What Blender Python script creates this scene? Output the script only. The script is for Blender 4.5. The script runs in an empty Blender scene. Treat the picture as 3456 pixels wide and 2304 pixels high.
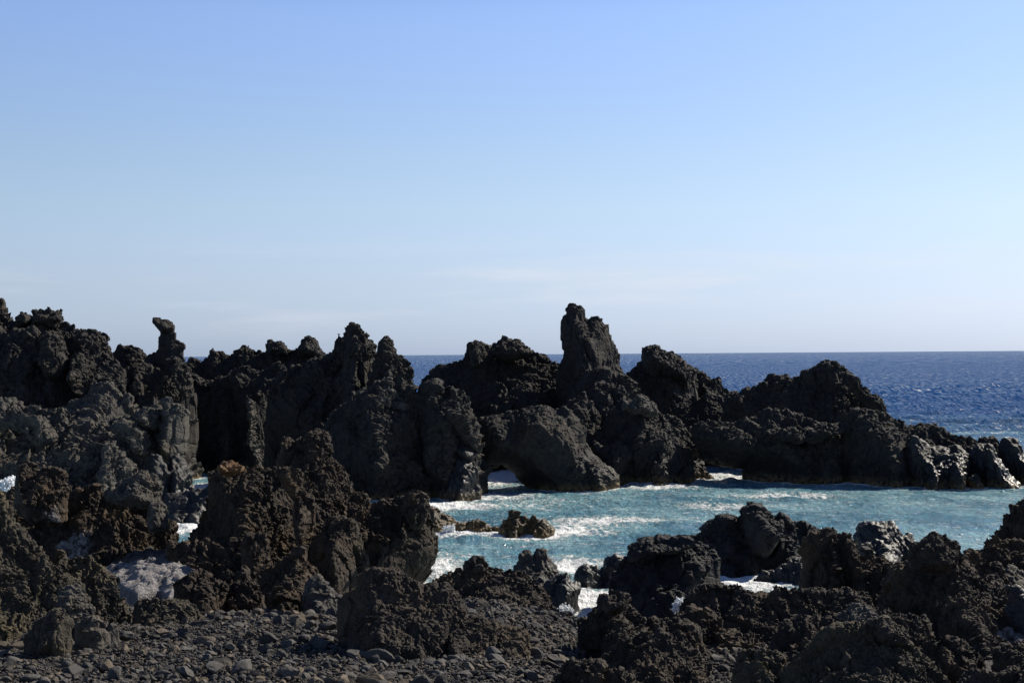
import bpy, math, random, time
import numpy as np
from mathutils import Matrix, Vector
T0 = time.time()
rng = np.random.RandomState(7)
random.seed(7)
scene = bpy.context.scene

# ------------------------------------------------------------------ camera
CAM_H = 10.0
PITCH, ROLL = math.radians(0.515), math.radians(-0.41)
cam_d = bpy.data.cameras.new('camera'); cam_d.lens = 50; cam_d.sensor_width = 36
cam_d.clip_start = 0.5; cam_d.clip_end = 90000
cam = bpy.data.objects.new('camera', cam_d); scene.collection.objects.link(cam)
RM = Matrix.Rotation(math.pi/2 + PITCH, 3, 'X') @ Matrix.Rotation(ROLL, 3, 'Z')
cam.matrix_world = Matrix.Translation((0, 0, CAM_H)) @ RM.to_4x4()
scene.camera = cam
RN = np.array([list(r_) for r_ in RM])
F = 4800.0     # focal length in pixels of the 3456 px wide photograph

# ------------------------------------------------------------------ light
SUN_AZ, SUN_EL = math.radians(48), math.radians(36)     # azimuth clockwise from the view direction (+Y)
world = bpy.data.worlds.new('World'); scene.world = world; world.use_nodes = True
wn, wl = world.node_tree.nodes, world.node_tree.links
wn.clear()
w_out = wn.new('ShaderNodeOutputWorld'); w_bg = wn.new('ShaderNodeBackground')
sky = wn.new('ShaderNodeTexSky'); sky.sky_type = 'NISHITA'; sky.sun_disc = False
sky.sun_elevation = SUN_EL; sky.sun_rotation = SUN_AZ
sky.air_density = 1.0; sky.dust_density = 0.3; sky.ozone_density = 1.6; sky.altitude = 0
w_bg.inputs['Strength'].default_value = 0.1174
# thin cloud veil low over the horizon
tc = wn.new('ShaderNodeTexCoord'); sep = wn.new('ShaderNodeSeparateXYZ')
wl.new(tc.outputs['Generated'], sep.inputs[0])
mp = wn.new('ShaderNodeMapping'); mp.inputs['Scale'].default_value = (1, 1, 9)
wl.new(tc.outputs['Generated'], mp.inputs[0])
cn = wn.new('ShaderNodeTexNoise'); cn.inputs['Scale'].default_value = 4.2; cn.inputs['Detail'].default_value = 9
cn.inputs['Roughness'].default_value = 0.58
wl.new(mp.outputs[0], cn.inputs['Vector'])
cr = wn.new('ShaderNodeMapRange'); cr.interpolation_type = 'SMOOTHSTEP'
cr.inputs[1].default_value = 0.47; cr.inputs[2].default_value = 0.75
wl.new(cn.outputs['Fac'], cr.inputs[0])
el = wn.new('ShaderNodeValToRGB')
e = el.color_ramp.elements
e[0].position = 0.0; e[0].color = (0.15,)*3 + (1,)
e[1].position = 0.26; e[1].color = (0, 0, 0, 1)
x = e.new(0.032); x.color = (0.5,)*3 + (1,)
x = e.new(0.050); x.color = (0.9,)*3 + (1,)
x = e.new(0.066); x.color = (0.35,)*3 + (1,)
x = e.new(0.085); x.color = (0.03,)*3 + (1,)
wl.new(sep.outputs['Z'], el.inputs[0])
mm = wn.new('ShaderNodeMath'); mm.operation = 'MULTIPLY'
wl.new(cr.outputs[0], mm.inputs[0]); wl.new(el.outputs[0], mm.inputs[1])
m2 = wn.new('ShaderNodeMath'); m2.operation = 'MULTIPLY'; m2.inputs[1].default_value = 0.7
wl.new(mm.outputs[0], m2.inputs[0])
tint = wn.new('ShaderNodeMix'); tint.data_type = 'RGBA'; tint.blend_type = 'MULTIPLY'
tint.inputs['Factor'].default_value = 1.0
tr = wn.new('ShaderNodeValToRGB'); te = tr.color_ramp.elements      # clear maritime air: less yellow low down
te[0].position = 0.0; te[0].color = (.64/1.7, .88/1.7, 1.72/1.72, 1)
te[1].position = 1.0; te[1].color = (.18, .21, .29, 1)
for p_, c_ in ((.05, (.94, 1.0, 1.42)), (.10, (1.17, 1.17, 1.37)), (.141, (1.25, 1.24, 1.40)), (.233, (1.34, 1.37, 1.67)), (.32, (.95, 1.0, 1.3)), (.5, (.48, .55, .76))):
    k_ = te.new(p_); k_.color = tuple(v/1.7 for v in c_)+(1,)
wl.new(sep.outputs['Z'], tr.inputs[0]); wl.new(tr.outputs[0], tint.inputs[7])
wl.new(sky.outputs[0], tint.inputs[6])
cm = wn.new('ShaderNodeMix'); cm.data_type = 'RGBA'
wl.new(m2.outputs[0], cm.inputs['Factor']); wl.new(tint.outputs[2], cm.inputs[6])
cm.inputs[7].default_value = (5.6, 5.8, 6.1, 1)
wl.new(cm.outputs[2], w_bg.inputs['Color'])
wl.new(w_bg.outputs[0], w_out.inputs[0])

sun_d = bpy.data.lights.new('sun', 'SUN'); sun_d.energy = 5.0; sun_d.angle = math.radians(0.5)
sun_d.color = (1.0, 0.92, 0.79)
sun = bpy.data.objects.new('sun', sun_d); scene.collection.objects.link(sun)
S_DIR = Vector((math.sin(SUN_AZ)*math.cos(SUN_EL), math.cos(SUN_AZ)*math.cos(SUN_EL), math.sin(SUN_EL)))
sun.rotation_euler = S_DIR.to_track_quat('Z', 'Y').to_euler()
sun.location = (60, 20, 60)
vs = scene.view_settings
vs.view_transform = 'Standard'; vs.look = 'None'; vs.exposure = 0.3; vs.gamma = 1.0
scene.cycles.max_bounces = 5; scene.cycles.diffuse_bounces = 3; scene.cycles.glossy_bounces = 3

# ------------------------------------------------------------------ pixels to places
def ray(px, py):
    c = np.stack([(np.asarray(px, float)-1728)/F, -(np.asarray(py, float)-1152)/F, -np.ones(np.shape(px))], -1)
    return c @ RN.T
def at_depth(p, D):
    p = np.asarray(p, float).reshape(-1, 2)
    d = ray(p[:, 0], p[:, 1]); k = D/d[:, 1]
    return np.stack([d[:, 0]*k, CAM_H + d[:, 2]*k], -1)          # x, z in the plane y = D
def on_level(px, py, z=0.0):
    d = ray(np.array([px], float), np.array([py], float))[0]; k = (z-CAM_H)/d[2]
    return d[0]*k, d[1]*k
def zm(x0, y0, s):
    return lambda *v: [(x0+v[i]*s, y0+v[i+1]*s) for i in range(0, len(v), 2)]
z1 = zm(0, 960, .44643); z2 = zm(800, 960, .5102); z3 = zm(1600, 960, .5102); z4 = zm(2400, 1100, .5101)
z5 = zm(0, 1500, .5128); z6 = zm(600, 1400, .5764); z7 = zm(1400, 1600, .449); z8 = zm(2400, 1600, .449)

# ------------------------------------------------------------------ noise in numpy
def _h(ix, iy, iz, s):
    n = (ix*73856093) ^ (iy*19349663) ^ (iz*83492791) ^ (s*2654435761 & 0x7fffffff)
    n = (n ^ (n >> 13))*1274126177 & 0x7fffffff
    n = (n ^ (n >> 16))*668265263 & 0x7fffffff
    return ((n ^ (n >> 15)) & 0xffff).astype(np.float32)/65535.0
def vnoise(p, s=0):
    i = np.floor(p).astype(np.int64); f = (p-i).astype(np.float32); f = f*f*f*(f*(f*6-15)+10)
    r = 0
    for dx in (0, 1):
        wx = f[:, 0] if dx else 1-f[:, 0]
        for dy in (0, 1):
            wy = f[:, 1] if dy else 1-f[:, 1]
            for dz in (0, 1):
                wz = f[:, 2] if dz else 1-f[:, 2]
                r = r + wx*wy*wz*_h(i[:, 0]+dx, i[:, 1]+dy, i[:, 2]+dz, s)
    return r*2-1
def fbm(p, octv=4, s=0, gain=.5):
    r = 0; a = 1.0; q = p.copy()
    for k in range(octv):
        r = r + a*vnoise(q, s+k); a *= gain; q = q*2.03+13.7
    return r
def ridged(p, octv=4, s=0, gain=.5):
    r = 0; a = 1.0; q = p.copy()
    for k in range(octv):
        r = r + a*(1-2*np.abs(vnoise(q, s+k))); a *= gain; q = q*2.07+7.1
    return r
def cells(p, s=0):
    i = np.floor(p).astype(np.int64); f = p-i
    d1 = np.full(len(p), 9.0, np.float32)
    for dx in (-1, 0, 1):
        for dy in (-1, 0, 1):
            for dz in (-1, 0, 1):
                cx, cy, cz = i[:, 0]+dx, i[:, 1]+dy, i[:, 2]+dz
                q = (dx+_h(cx, cy, cz, s)-f[:, 0])**2+(dy+_h(cx, cy, cz, s+1)-f[:, 1])**2+(dz+_h(cx, cy, cz, s+2)-f[:, 2])**2
                np.minimum(d1, q, out=d1)
    return d1                                                   # squared distance to the nearest seed
def facets(p, s=0):
    '''broken rock: every cell is a tilted plane'''
    i = np.floor(p).astype(np.int64); f = (p-i).astype(np.float32)
    d1 = np.full(len(p), 9.0, np.float32); d2 = d1.copy(); out = np.zeros(len(p), np.float32)
    for dx in (-1, 0, 1):
        for dy in (-1, 0, 1):
            for dz in (-1, 0, 1):
                cx, cy, cz = i[:, 0]+dx, i[:, 1]+dy, i[:, 2]+dz
                h0, h1, h2 = _h(cx, cy, cz, s), _h(cx, cy, cz, s+1), _h(cx, cy, cz, s+2)
                ax, ay, az = f[:, 0]-dx-h0, f[:, 1]-dy-h1, f[:, 2]-dz-h2
                q = ax*ax+ay*ay+az*az
                w = (h1*7.3 % 1-.5)*ax+(h2*5.1 % 1-.5)*ay+(h0*9.7 % 1-.5)*az+(h0-.5)*.35
                m = q < d1
                d2 = np.where(m, d1, np.minimum(d2, q)); out = np.where(m, w, out); d1 = np.where(m, q, d1)
    edge = np.sqrt(d2)-np.sqrt(d1)
    return out*2.0 - .22*np.exp(-edge*9)

# ------------------------------------------------------------------ ground level
_gy = np.array([0, 14, 22, 30, 40, 47, 51, 54, 60, 70, 400], float)
_gz = np.array([4.9, 4.3, 3.9, 3.15, 2.45, 1.65, 1.0, -.1, -1.6, -3, -3], float)
def ground_z(x, y):
    x, y = np.atleast_1d(np.asarray(x, float), np.asarray(y, float)); x = x+0*y; y = y+0*x
    p = np.stack([np.asarray(x, float)*.13, np.asarray(y, float)*.13, np.zeros_like(np.asarray(x, float))], -1)
    q = p*4.1
    right = np.clip((np.asarray(x, float)+.5)/3, 0, 1)*np.clip((56-np.asarray(y, float))/6, 0, 1)
    return np.interp(y, _gy, _gz) + .28*vnoise(p, 50) + .10*vnoise(q, 51) - right*.8

# ------------------------------------------------------------------ mesh helpers
def mesh_from(name, v, f, mats=(), smooth=True):
    me = bpy.data.meshes.new(name)
    v = np.asarray(v, np.float32); f = np.asarray(f, np.int32)
    me.vertices.add(len(v)); me.vertices.foreach_set('co', v.ravel())
    k = f.shape[1]
    me.loops.add(f.size); me.loops.foreach_set('vertex_index', f.ravel())
    me.polygons.add(len(f)); me.polygons.foreach_set('loop_start', np.arange(0, f.size, k, dtype=np.int32))
    me.polygons.foreach_set('loop_total', np.full(len(f), k, np.int32))
    me.polygons.foreach_set('use_smooth', np.full(len(f), smooth, bool))
    for m in mats: me.materials.append(m)
    me.update(calc_edges=True)
    return me
def link(name, me, parent=None):
    o = bpy.data.objects.new(name, me); scene.collection.objects.link(o)
    if parent is not None: o.parent = parent
    return o
def tag(o, label=None, cat=None, group=None, kind=None):
    if label: o['label'] = label
    if cat: o['category'] = cat
    if group: o['group'] = group
    if kind: o['kind'] = kind
    return o

def edt(mask):
    h, w = mask.shape
    big = 1e6
    g = np.where(mask, big, 0.0)
    for i in range(1, h): g[i] = np.minimum(g[i], g[i-1]+1)
    for i in range(h-2, -1, -1): g[i] = np.minimum(g[i], g[i+1]+1)
    g2 = np.minimum(g, big)**2
    out = np.empty_like(g2); xs = np.arange(w)
    dd = (xs[:, None]-xs[None, :])**2
    for i in range(h): out[i] = (g2[i][None, :]+dd).min(1)
    return np.sqrt(out)

def in_poly(X, Z, P):
    ins = np.zeros(X.shape, bool); n = len(P)
    for a in range(n):
        x0, y0 = P[a]; x1, y1 = P[(a+1) % n]
        if y0 == y1: continue
        c = ((y0 > Z) != (y1 > Z)) & (X < (x1-x0)*(Z-y0)/(y1-y0)+x0)
        ins ^= c
    return ins

def shell(pts, D, T, seed, drop=True, back=.7, lean=.38, flat=.5, relief=.22, zb=None, flare=.45):
    """a closed solid: the outline stands in the plane y = D at its real size, its front swells to T metres, its back to back*T"""
    P = at_depth(np.array(pts, float), D)
    if zb is None: zb = min(float(ground_z(0, D)[0]), -.1) - 1.0 if D > 50 else float(ground_z(0, D-T)[0])-1.0
    g = D/1422*1.9
    x0, x1 = P[:, 0].min()-g*2, P[:, 0].max()+g*2
    z0, z1_ = min(zb, P[:, 1].min())-g*2, P[:, 1].max()+g*2
    nx, nz = int((x1-x0)/g)+2, int((z1_-z0)/g)+2
    if max(nx, nz) > 420:
        g *= max(nx, nz)/420; nx, nz = int((x1-x0)/g)+2, int((z1_-z0)/g)+2
    xs = x0+np.arange(nx)*g; zs = z0+np.arange(nz)*g
    X, Z = np.meshgrid(xs, zs)
    M = in_poly(X, Z, P)
    if drop:
        low = np.cumsum(M, 0) == 0          # rows below the lowest inside cell
        has = M.any(0)
        ext = low & has[None, :] & (Z > zb)
        # the foot spreads a little, unevenly, as it goes down
        acc = 0.; fl = np.random.RandomState(seed)
        for i in range(nz-2, -1, -1):
            acc += flare*(.3+1.4*fl.rand())
            up = ext[i+1] & ext[i] | (ext[i+1] & ~M[i] & (Z[i] > zb))
            if acc >= 1:
                acc -= 1
                if ext[i+1].any():
                    sh_ = np.zeros(nx, bool)
                    if fl.rand() < .5: sh_[1:] = ext[i+1][:-1]
                    else: sh_[:-1] = ext[i+1][1:]
                    up = up | (sh_ & (Z[i] > zb))
            ext[i] |= up
        M = M | ext
    M[0] = M[-1] = False; M[:, 0] = M[:, -1] = False
    d = edt(M)*g
    zt = P[:, 1].max(); H = max(zt-max(zb, P[:, 1].min()), .5)
    R = min(T*1.0, max(d.max(), g*2))*flat + T*.25
    wn_ = vnoise(np.stack([X.ravel()/max(T, .6)*2.2, Z.ravel()/max(T, .6)*1.6, np.full(X.size, seed*1.7)], -1), 7).reshape(X.shape)
    u = np.clip(d*(1+.45*wn_)/R, 0, 1)
    t = .25*np.sqrt(1-(1-u)**2)+.75*u
    # a softer dome over the whole body
    dm = np.clip(d/max(d.max(), g), 0, 1)
    t = t*.78+.22*dm
    hgt = np.clip((zt-Z)/H, 0, 1.2)
    n = np.stack([X.ravel()/max(T, .6)*.9, Z.ravel()/max(T, .6)*.45, np.full(X.size, seed*3.1+D)], -1)
    nf = ridged(n, 3, seed).reshape(X.shape)
    nb = fbm(n+40, 2, seed+9).reshape(X.shape)
    front = T*t*((1-lean)+lean*1.5*hgt)*(1+relief*nf)
    rearb = T*back*t*((1-lean*.6)+lean*hgt)*(1+.2*nb)
    front = np.maximum(front, g*1.3); rearb = np.maximum(rearb, g*1.3)
    idx = -np.ones(M.shape, int); k = M.sum(); idx[M] = np.arange(k)
    vf = np.stack([X[M], D-front[M], Z[M]], -1); vb = np.stack([X[M], D+rearb[M], Z[M]], -1)
    q = M[:-1, :-1] & M[1:, :-1] & M[:-1, 1:] & M[1:, 1:]
    a = idx[:-1, :-1][q]; b = idx[:-1, 1:][q]; c = idx[1:, 1:][q]; e_ = idx[1:, :-1][q]
    ff = np.stack([a, b, c, e_], -1); fb = np.stack([e_, c, b, a], -1)+k
    E = np.concatenate([ff[:, [0, 1]], ff[:, [1, 2]], ff[:, [2, 3]], ff[:, [3, 0]]])
    key = E[:, 0].astype(np.int64)*(k+1)+E[:, 1]; rk = E[:, 1].astype(np.int64)*(k+1)+E[:, 0]
    bd = E[~np.isin(key, rk)]
    fs = np.stack([bd[:, 1], bd[:, 0], bd[:, 0]+k, bd[:, 1]+k], -1)
    v = np.concatenate([vf, vb]); f = np.concatenate([ff, fb, fs])
    used = np.zeros(len(v), bool); used[f.ravel()] = True
    ren = np.cumsum(used)-1
    return v[used], ren[f]

WATERLINE = []
def S(pts, D, T, **k): return dict(pts=pts, D=D, T=T, **k)
_seed = [1]
STY = dict(   # sizes in metres, amounts relative to them
    clinker=dict(big=1.7, fac=.36, mid=.60, a_mid=.02, fine=.20, a_fine=.34, rid=.22, face=.24),
    cliff=dict(big=2.8, fac=.27, mid=1.1, a_mid=.02, fine=.34, a_fine=.30, rid=.24, face=.08),
    wet=dict(big=1.5, fac=.24, mid=.70, a_mid=.03, fine=.28, a_fine=.16, rid=.16, face=.25),
)
def build(name, shells, style, mat, parent=None, amp=1.0, vox=1.0):
    V, Fc, n = [], [], 0
    Dm = min(s['D']-s['T'] for s in shells)
    for s in shells:
        s = dict(s); _seed[0] += 1
        v, f = shell(s.pop('pts'), s.pop('D'), s.pop('T'), _seed[0], **s)
        V.append(v); Fc.append(f+n); n += len(v)
    me = mesh_from(name, np.concatenate(V), np.concatenate(Fc))
    tmp = link('tmp', me)
    px = max(Dm, 20)/1422
    md = tmp.modifiers.new('r', 'REMESH'); md.mode = 'VOXEL'; md.voxel_size = px*1.4*vox; md.adaptivity = 0
    dg = bpy.context.evaluated_depsgraph_get()
    ev = tmp.evaluated_get(dg)
    m2_ = bpy.data.meshes.new_from_object(ev)
    bpy.data.objects.remove(tmp); bpy.data.meshes.remove(me)
    nv = len(m2_.vertices)
    co = np.empty(nv*3, np.float32); m2_.vertices.foreach_get('co', co); co = co.reshape(-1, 3)
    no = np.empty(nv*3, np.float32); m2_.vertices.foreach_get('normal', no); no = no.reshape(-1, 3)
    k = STY[style]
    sc = min(1.0, .45+Dm/130)*(1 if Dm > 45 else .8)
    W = np.stack([fbm(co/(k['mid']*1.6)+s_, 2, 60+s_) for s_ in (3, 17, 31)], -1)*k['mid']*.35   # domain warp
    c = (co+W).astype(np.float64)
    b_ = k['big']*sc; m_ = k['mid']*sc; f_ = k['fine']*sc
    # tops are broken clinker, steep faces are sheared and smoother
    q_ = np.clip((no[:, 2]+.45*fbm(c/(b_*1.3), 2, 71)+.10)/.6, 0, 1); q_ = q_*q_*(3-2*q_)
    wt = k['face']+(1-k['face'])*q_
    dsp = k['fac']*b_*.42*facets(c/np.array([b_, b_, b_*1.7]), 3)*(.75+.25*wt)
    base_ = dsp; dsp = 0
    dsp = dsp + k['fac']*m_*.55*facets(c/np.array([m_, m_, m_*1.4])+5, 13)
    dsp = dsp + k['rid']*m_*(ridged(c/np.array([m_*1.6, m_*1.6, m_*3.0]), 4, 41, .55)-.35)
    dsp = dsp + k['a_mid']*m_*(.45-1.5*cells(c/m_+2, 11))
    dsp = dsp + k['a_fine']*f_*(.28-.9*cells(c/f_+9, 23)) + k['a_fine']*f_*1.05*fbm(c/(f_*.7), 4, 31, .62)
    crk = np.exp(-np.abs(vnoise(c/np.array([b_*.9, b_*.9, b_*1.6])+31, 57))*26)+.7*np.exp(-np.abs(vnoise(c/(m_*1.1)+3, 58))*20)
    base_ = base_ - .11*m_*crk
    dsp = base_+dsp*wt + .04*m_
    co2 = co + no*(dsp*amp)[:, None]
    m2_.vertices.foreach_set('co', co2.ravel().astype(np.float32))
    npoly = len(m2_.polygons)
    m2_.polygons.foreach_set('use_smooth', np.full(npoly, style == 'wet'))
    m2_.materials.clear(); m2_.materials.append(mat)
    m2_.update(); m2_.name = name
    wlm = np.abs(co2[:, 2]) < .22
    if wlm.any(): WATERLINE.append(co2[wlm][:, :2])
    return link(name, m2_, parent)

# ------------------------------------------------------------------ materials
def new_mat(name):
    m = bpy.data.materials.new(name); m.use_nodes = True
    nt = m.node_tree; nt.nodes.clear()
    return m, nt
def nd(nt, t, **k):
    n = nt.nodes.new(t)
    for a, b in k.items(): setattr(n, a, b)
    return n
def math_(nt, op, a, b=None, clamp=False):
    n = nd(nt, 'ShaderNodeMath', operation=op); n.use_clamp = clamp
    for i, v in enumerate((a, b)):
        if v is None: continue
        if isinstance(v, (int, float)): n.inputs[i].default_value = v
        else: nt.links.new(v, n.inputs[i])
    return n.outputs[0]
def mixc(nt, f, a, b, mode='MIX'):
    n = nd(nt, 'ShaderNodeMix', data_type='RGBA', blend_type=mode)
    for i, v in ((0, f), (6, a), (7, b)):
        if isinstance(v, (int, float)): n.inputs[i].default_value = v
        elif isinstance(v, tuple): n.inputs[i].default_value = v+(1,)
        else: nt.links.new(v, n.inputs[i])
    return n.outputs[2]
def noise(nt, vec, scale, detail=6, rough=.6):
    n = nd(nt, 'ShaderNodeTexNoise'); n.inputs['Scale'].default_value = scale
    n.inputs['Detail'].default_value = detail; n.inputs['Roughness'].default_value = rough
    nt.links.new(vec, n.inputs['Vector']); return n.outputs['Fac']
def smooth(nt, v, a, b, lo=0., hi=1.):
    n = nd(nt, 'ShaderNodeMapRange', interpolation_type='SMOOTHSTEP')
    n.inputs[1].default_value = a; n.inputs[2].default_value = b; n.inputs[3].default_value = lo; n.inputs[4].default_value = hi
    nt.links.new(v, n.inputs[0]); return n.outputs[0]

def rock_mat(name, dark, light, accent, acc_amt, rough=.85, wet=0., fine=7., bump=.5, salt=None, algae=True, spec=.22):
    m, nt = new_mat(name)
    g = nd(nt, 'ShaderNodeNewGeometry'); P = g.outputs['Position']
    sp = nd(nt, 'ShaderNodeSeparateXYZ'); nt.links.new(P, sp.inputs[0]); Z = sp.outputs['Z']
    n1 = noise(nt, P, .55, 5, .6); n2 = noise(nt, P, 3.1, 6, .65); n3 = noise(nt, P, fine, 5, .7)
    c = mixc(nt, smooth(nt, n2, .3, .72), dark, light)
    c = mixc(nt, math_(nt, 'MULTIPLY', smooth(nt, n1, .48, .70), acc_amt), c, accent)
    c = mixc(nt, smooth(nt, n3, .35, .75, 0, .45), c, tuple(min(1, v*1.9) for v in light))
    # streaks washed down the faces
    mp_ = nd(nt, 'ShaderNodeMapping'); mp_.inputs['Scale'].default_value = (2.2, 2.2, .22); nt.links.new(P, mp_.inputs[0])
    st = noise(nt, mp_.outputs[0], 1.4, 4, .6)
    c = mixc(nt, smooth(nt, st, .52, .75, 0, .4), c, dark)
    r = rough
    nz = math_(nt, 'ADD', Z, math_(nt, 'MULTIPLY', math_(nt, 'SUBTRACT', n1, .5), 2.4))
    if algae:
        # a wet band above the water: darker, glossier; weed and barnacles right at the waterline
        band = smooth(nt, nz, 3.4, .9, 0, 1)
        c = mixc(nt, math_(nt, 'MULTIPLY', band, .45), c, tuple(v*.55 for v in dark))
        weed = math_(nt, 'MULTIPLY', smooth(nt, math_(nt, 'ADD', Z, math_(nt, 'MULTIPLY', n2, .7)), 1.15, .45), smooth(nt, n2, .40, .58))
        c = mixc(nt, math_(nt, 'MULTIPLY', weed, .8), c, (.20, .135, .055))
        rr = smooth(nt, band, 0, 1, rough, max(rough-.24, .40))
    else:
        rr = None
    if salt:
        sn = noise(nt, P, 2.2, 8, .72)
        acc = None
        for (sx, sy, sz, sr, sa) in salt:
            v = nd(nt, 'ShaderNodeVectorMath', operation='DISTANCE'); nt.links.new(P, v.inputs[0]); v.inputs[1].default_value = (sx, sy, sz)
            k = smooth(nt, v.outputs['Value'], sr, sr*.35, 0, sa)
            acc = k if acc is None else math_(nt, 'MAXIMUM', acc, k)
        msk = smooth(nt, math_(nt, 'ADD', math_(nt, 'MULTIPLY', acc, .50), math_(nt, 'MULTIPLY', sn, 1.1)), .86, 1.12)
        c = mixc(nt, math_(nt, 'MULTIPLY', msk, .85), c, (.27, .258, .262))
    bs = nd(nt, 'ShaderNodeBsdfPrincipled')
    nt.links.new(c, bs.inputs['Base Color'])
    if rr is not None:
        rv = math_(nt, 'ADD', rr, math_(nt, 'MULTIPLY', math_(nt, 'SUBTRACT', n3, .5), .3))
        nt.links.new(math_(nt, 'SUBTRACT', rv, wet), bs.inputs['Roughness'])
    else: bs.inputs['Roughness'].default_value = rough-wet
    bs.inputs['Specular IOR Level'].default_value = spec
    vo = nd(nt, 'ShaderNodeTexVoronoi', feature='F1'); vo.inputs['Scale'].default_value = fine*.9
    wv = nd(nt, 'ShaderNodeVectorMath', operation='ADD'); nt.links.new(P, wv.inputs[0])
    nn = nd(nt, 'ShaderNodeTexNoise'); nn.inputs['Scale'].default_value = 2.5; nt.links.new(P, nn.inputs['Vector'])
    nt.links.new(nn.outputs['Color'], wv.inputs[1]); nt.links.new(wv.outputs[0], vo.inputs['Vector'])
    h = math_(nt, 'ADD', math_(nt, 'MULTIPLY', n3, 1.0), math_(nt, 'MULTIPLY', vo.outputs['Distance'], -.55))
    bp = nd(nt, 'ShaderNodeBump'); bp.inputs['Strength'].default_value = bump; bp.inputs['Distance'].default_value = .6/fine*1.2
    nt.links.new(h, bp.inputs['Height']); nt.links.new(bp.outputs[0], bs.inputs['Normal'])
    o = nd(nt, 'ShaderNodeOutputMaterial'); nt.links.new(bs.outputs[0], o.inputs[0])
    return m

def spot(px, py, D, r, a=1.0):
    p = at_depth(np.array([[px, py]], float), D)[0]
    return (float(p[0]), D, float(p[1]), r, a)
def s5(x, y): return (0+x*.5128, 1500+y*.5128)
def s8(x, y): return (2400+x*.449, 1600+y*.449)
def s6(x, y): return (600+x*.5764, 1400+y*.5764)

M_FAR = rock_mat('dark_lava_cliff', (.012, .012, .013), (.042, .038, .033), (.068, .052, .034), .5, fine=3.2, bump=.42)
M_SEA = rock_mat('sea_washed_lava', (.010, .011, .013), (.032, .031, .030), (.044, .037, .027), .4, rough=.66, fine=4.5, bump=.35, spec=.3)
M_GREY = rock_mat('grey_lava', (.020, .019, .018), (.098, .090, .078), (.12, .096, .064), .5, fine=5, bump=.5)
M_BROWN = rock_mat('brown_lava_clinker', (.014, .011, .009), (.060, .045, .032), (.125, .078, .040), .6, fine=9, bump=.7, algae=False,
                   salt=[spot(*s5(420, 600), 61, 2.2), spot(*s5(1000, 590), 61, 2.1, 1.1), spot(*s6(850, 1000), 53, 1.2, .8)])
M_NEAR = rock_mat('near_lava_boulder', (.016, .013, .011), (.062, .050, .039), (.13, .090, .050), .6, fine=13, bump=.7, algae=False,
                  salt=[spot(*s8(2260, 1210), 41, .9, 1.0), spot(*s8(1630, 1100), 41, .6, .8), spot(*s8(1760, 1390), 41, .8, .7), spot(*s8(340, 1285), 35, .35, .8)])
M_MOSS = rock_mat('olive_crusted_lava', (.020, .018, .014), (.080, .068, .050), (.13, .105, .055), .8, fine=12, bump=.8, algae=False)
M_WET = rock_mat('wet_black_lava', (.010, .011, .012), (.028, .028, .029), (.032, .028, .024), .3, rough=.60, wet=.05, fine=5, bump=.3, spec=.4, algae=False)
M_BLACK = rock_mat('black_lava', (.011, .011, .012), (.030, .029, .029), (.040, .032, .024), .4, rough=.8, fine=7, bump=.7, spec=.3, algae=False)
M_WEED = rock_mat('weed_covered_rock', (.045, .034, .020), (.115, .080, .042), (.17, .10, .045), .8, rough=.6, fine=7, bump=.9, algae=True)
M_SALT = rock_mat('salt_crusted_lava', (.030, .027, .026), (.08, .074, .072), (.08, .07, .06), .4, fine=8, bump=.9, algae=False,
                  salt=[spot(*s5(1000, 800), 54, 9.5, 1.1)])
print('materials', time.time()-T0)

# ------------------------------------------------------------------ the rocks, far to near
def rock(name, label, cat, shells, style='cliff', mat=None, parts=(), group=None, amp=1.0, kid_amp=1.0, vox=1.0):
    o = build(name, shells, style, mat or M_FAR, amp=amp, vox=vox)
    tag(o, label, cat, group)
    for pt in parts:
        nm, sh = pt[0], pt[1]; mt = pt[2] if len(pt) > 2 and pt[2] else (mat or M_FAR); st = pt[3] if len(pt) > 3 else style
        build(nm, sh, st, mt, parent=o, amp=kid_amp, vox=vox)
    return o

# --- left skyline massif
rock('lava_cliff', 'tall dark lava cliff with a knobbly broken crest at the left edge of the photo', 'cliff', [
    S(z1(-700,-150,-300,20,-60,60,0,120,30,140,45,200,68,260,120,290,128,240,175,213,215,222,245,245,262,205,300,190,345,185,360,155,405,190,415,205,455,178,475,210,472,250,485,285,540,325,600,350,650,342,720,352,760,380,805,395,812,430,800,450,812,500,830,560,850,700,860,1200,-700,1200), 119, 6),
    S(z1(540,380,600,352,650,342,720,352,760,380,805,395,815,440,812,520,700,560,560,520), 117, 3)],
    parts=[
    ('buttress', [S(z1(-700,300,0,345,60,400,150,338,270,342,305,430,330,372,352,365,400,395,440,400,480,430,500,500,525,585,560,530,600,520,635,580,660,640,650,740,668,820,690,1000,690,1250,-700,1250), 114, 5),
                  S(z1(320,420,352,365,400,395,440,400,480,430,505,520,520,585,500,700,400,760,330,640), 112, 3, drop=False),
                  S(z1(545,590,560,530,600,520,635,580,660,640,650,740,668,820,620,860,560,760), 112.5, 3, drop=False)]),
    ('crag', [S(z1(245,290,262,205,300,190,345,185,360,155,405,190,415,205,455,178,475,210,472,250,485,285,400,330,280,350), 117, 2.2, drop=False),
              S(z1(120,290,128,240,175,213,215,222,245,245,240,300,160,330), 116.5, 1.8, drop=False)], None, 'clinker')])
rock('lava_mound', 'stepped lumpy rock right of the tall left cliff, below its flat topped shoulder', 'rock', [
    S(z1(560,500,600,480,650,465,700,490,740,520,800,530,860,570,900,600,945,630,955,680,930,740,905,780,900,1000,900,1300,560,1300), 116, 4),
    S(z1(660,700,720,690,780,700,850,715,940,735,900,790,860,900,660,900), 113, 2.5)], style='clinker')
rock('lava_dome', 'round topped skyline rock between the left cliff and the bird shaped pillar', 'rock', [
    S(z1(820,560,860,500,910,465,1000,460,1060,480,1110,530,1180,620,1200,1250,800,1250), 128, 4)], style='clinker')
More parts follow.
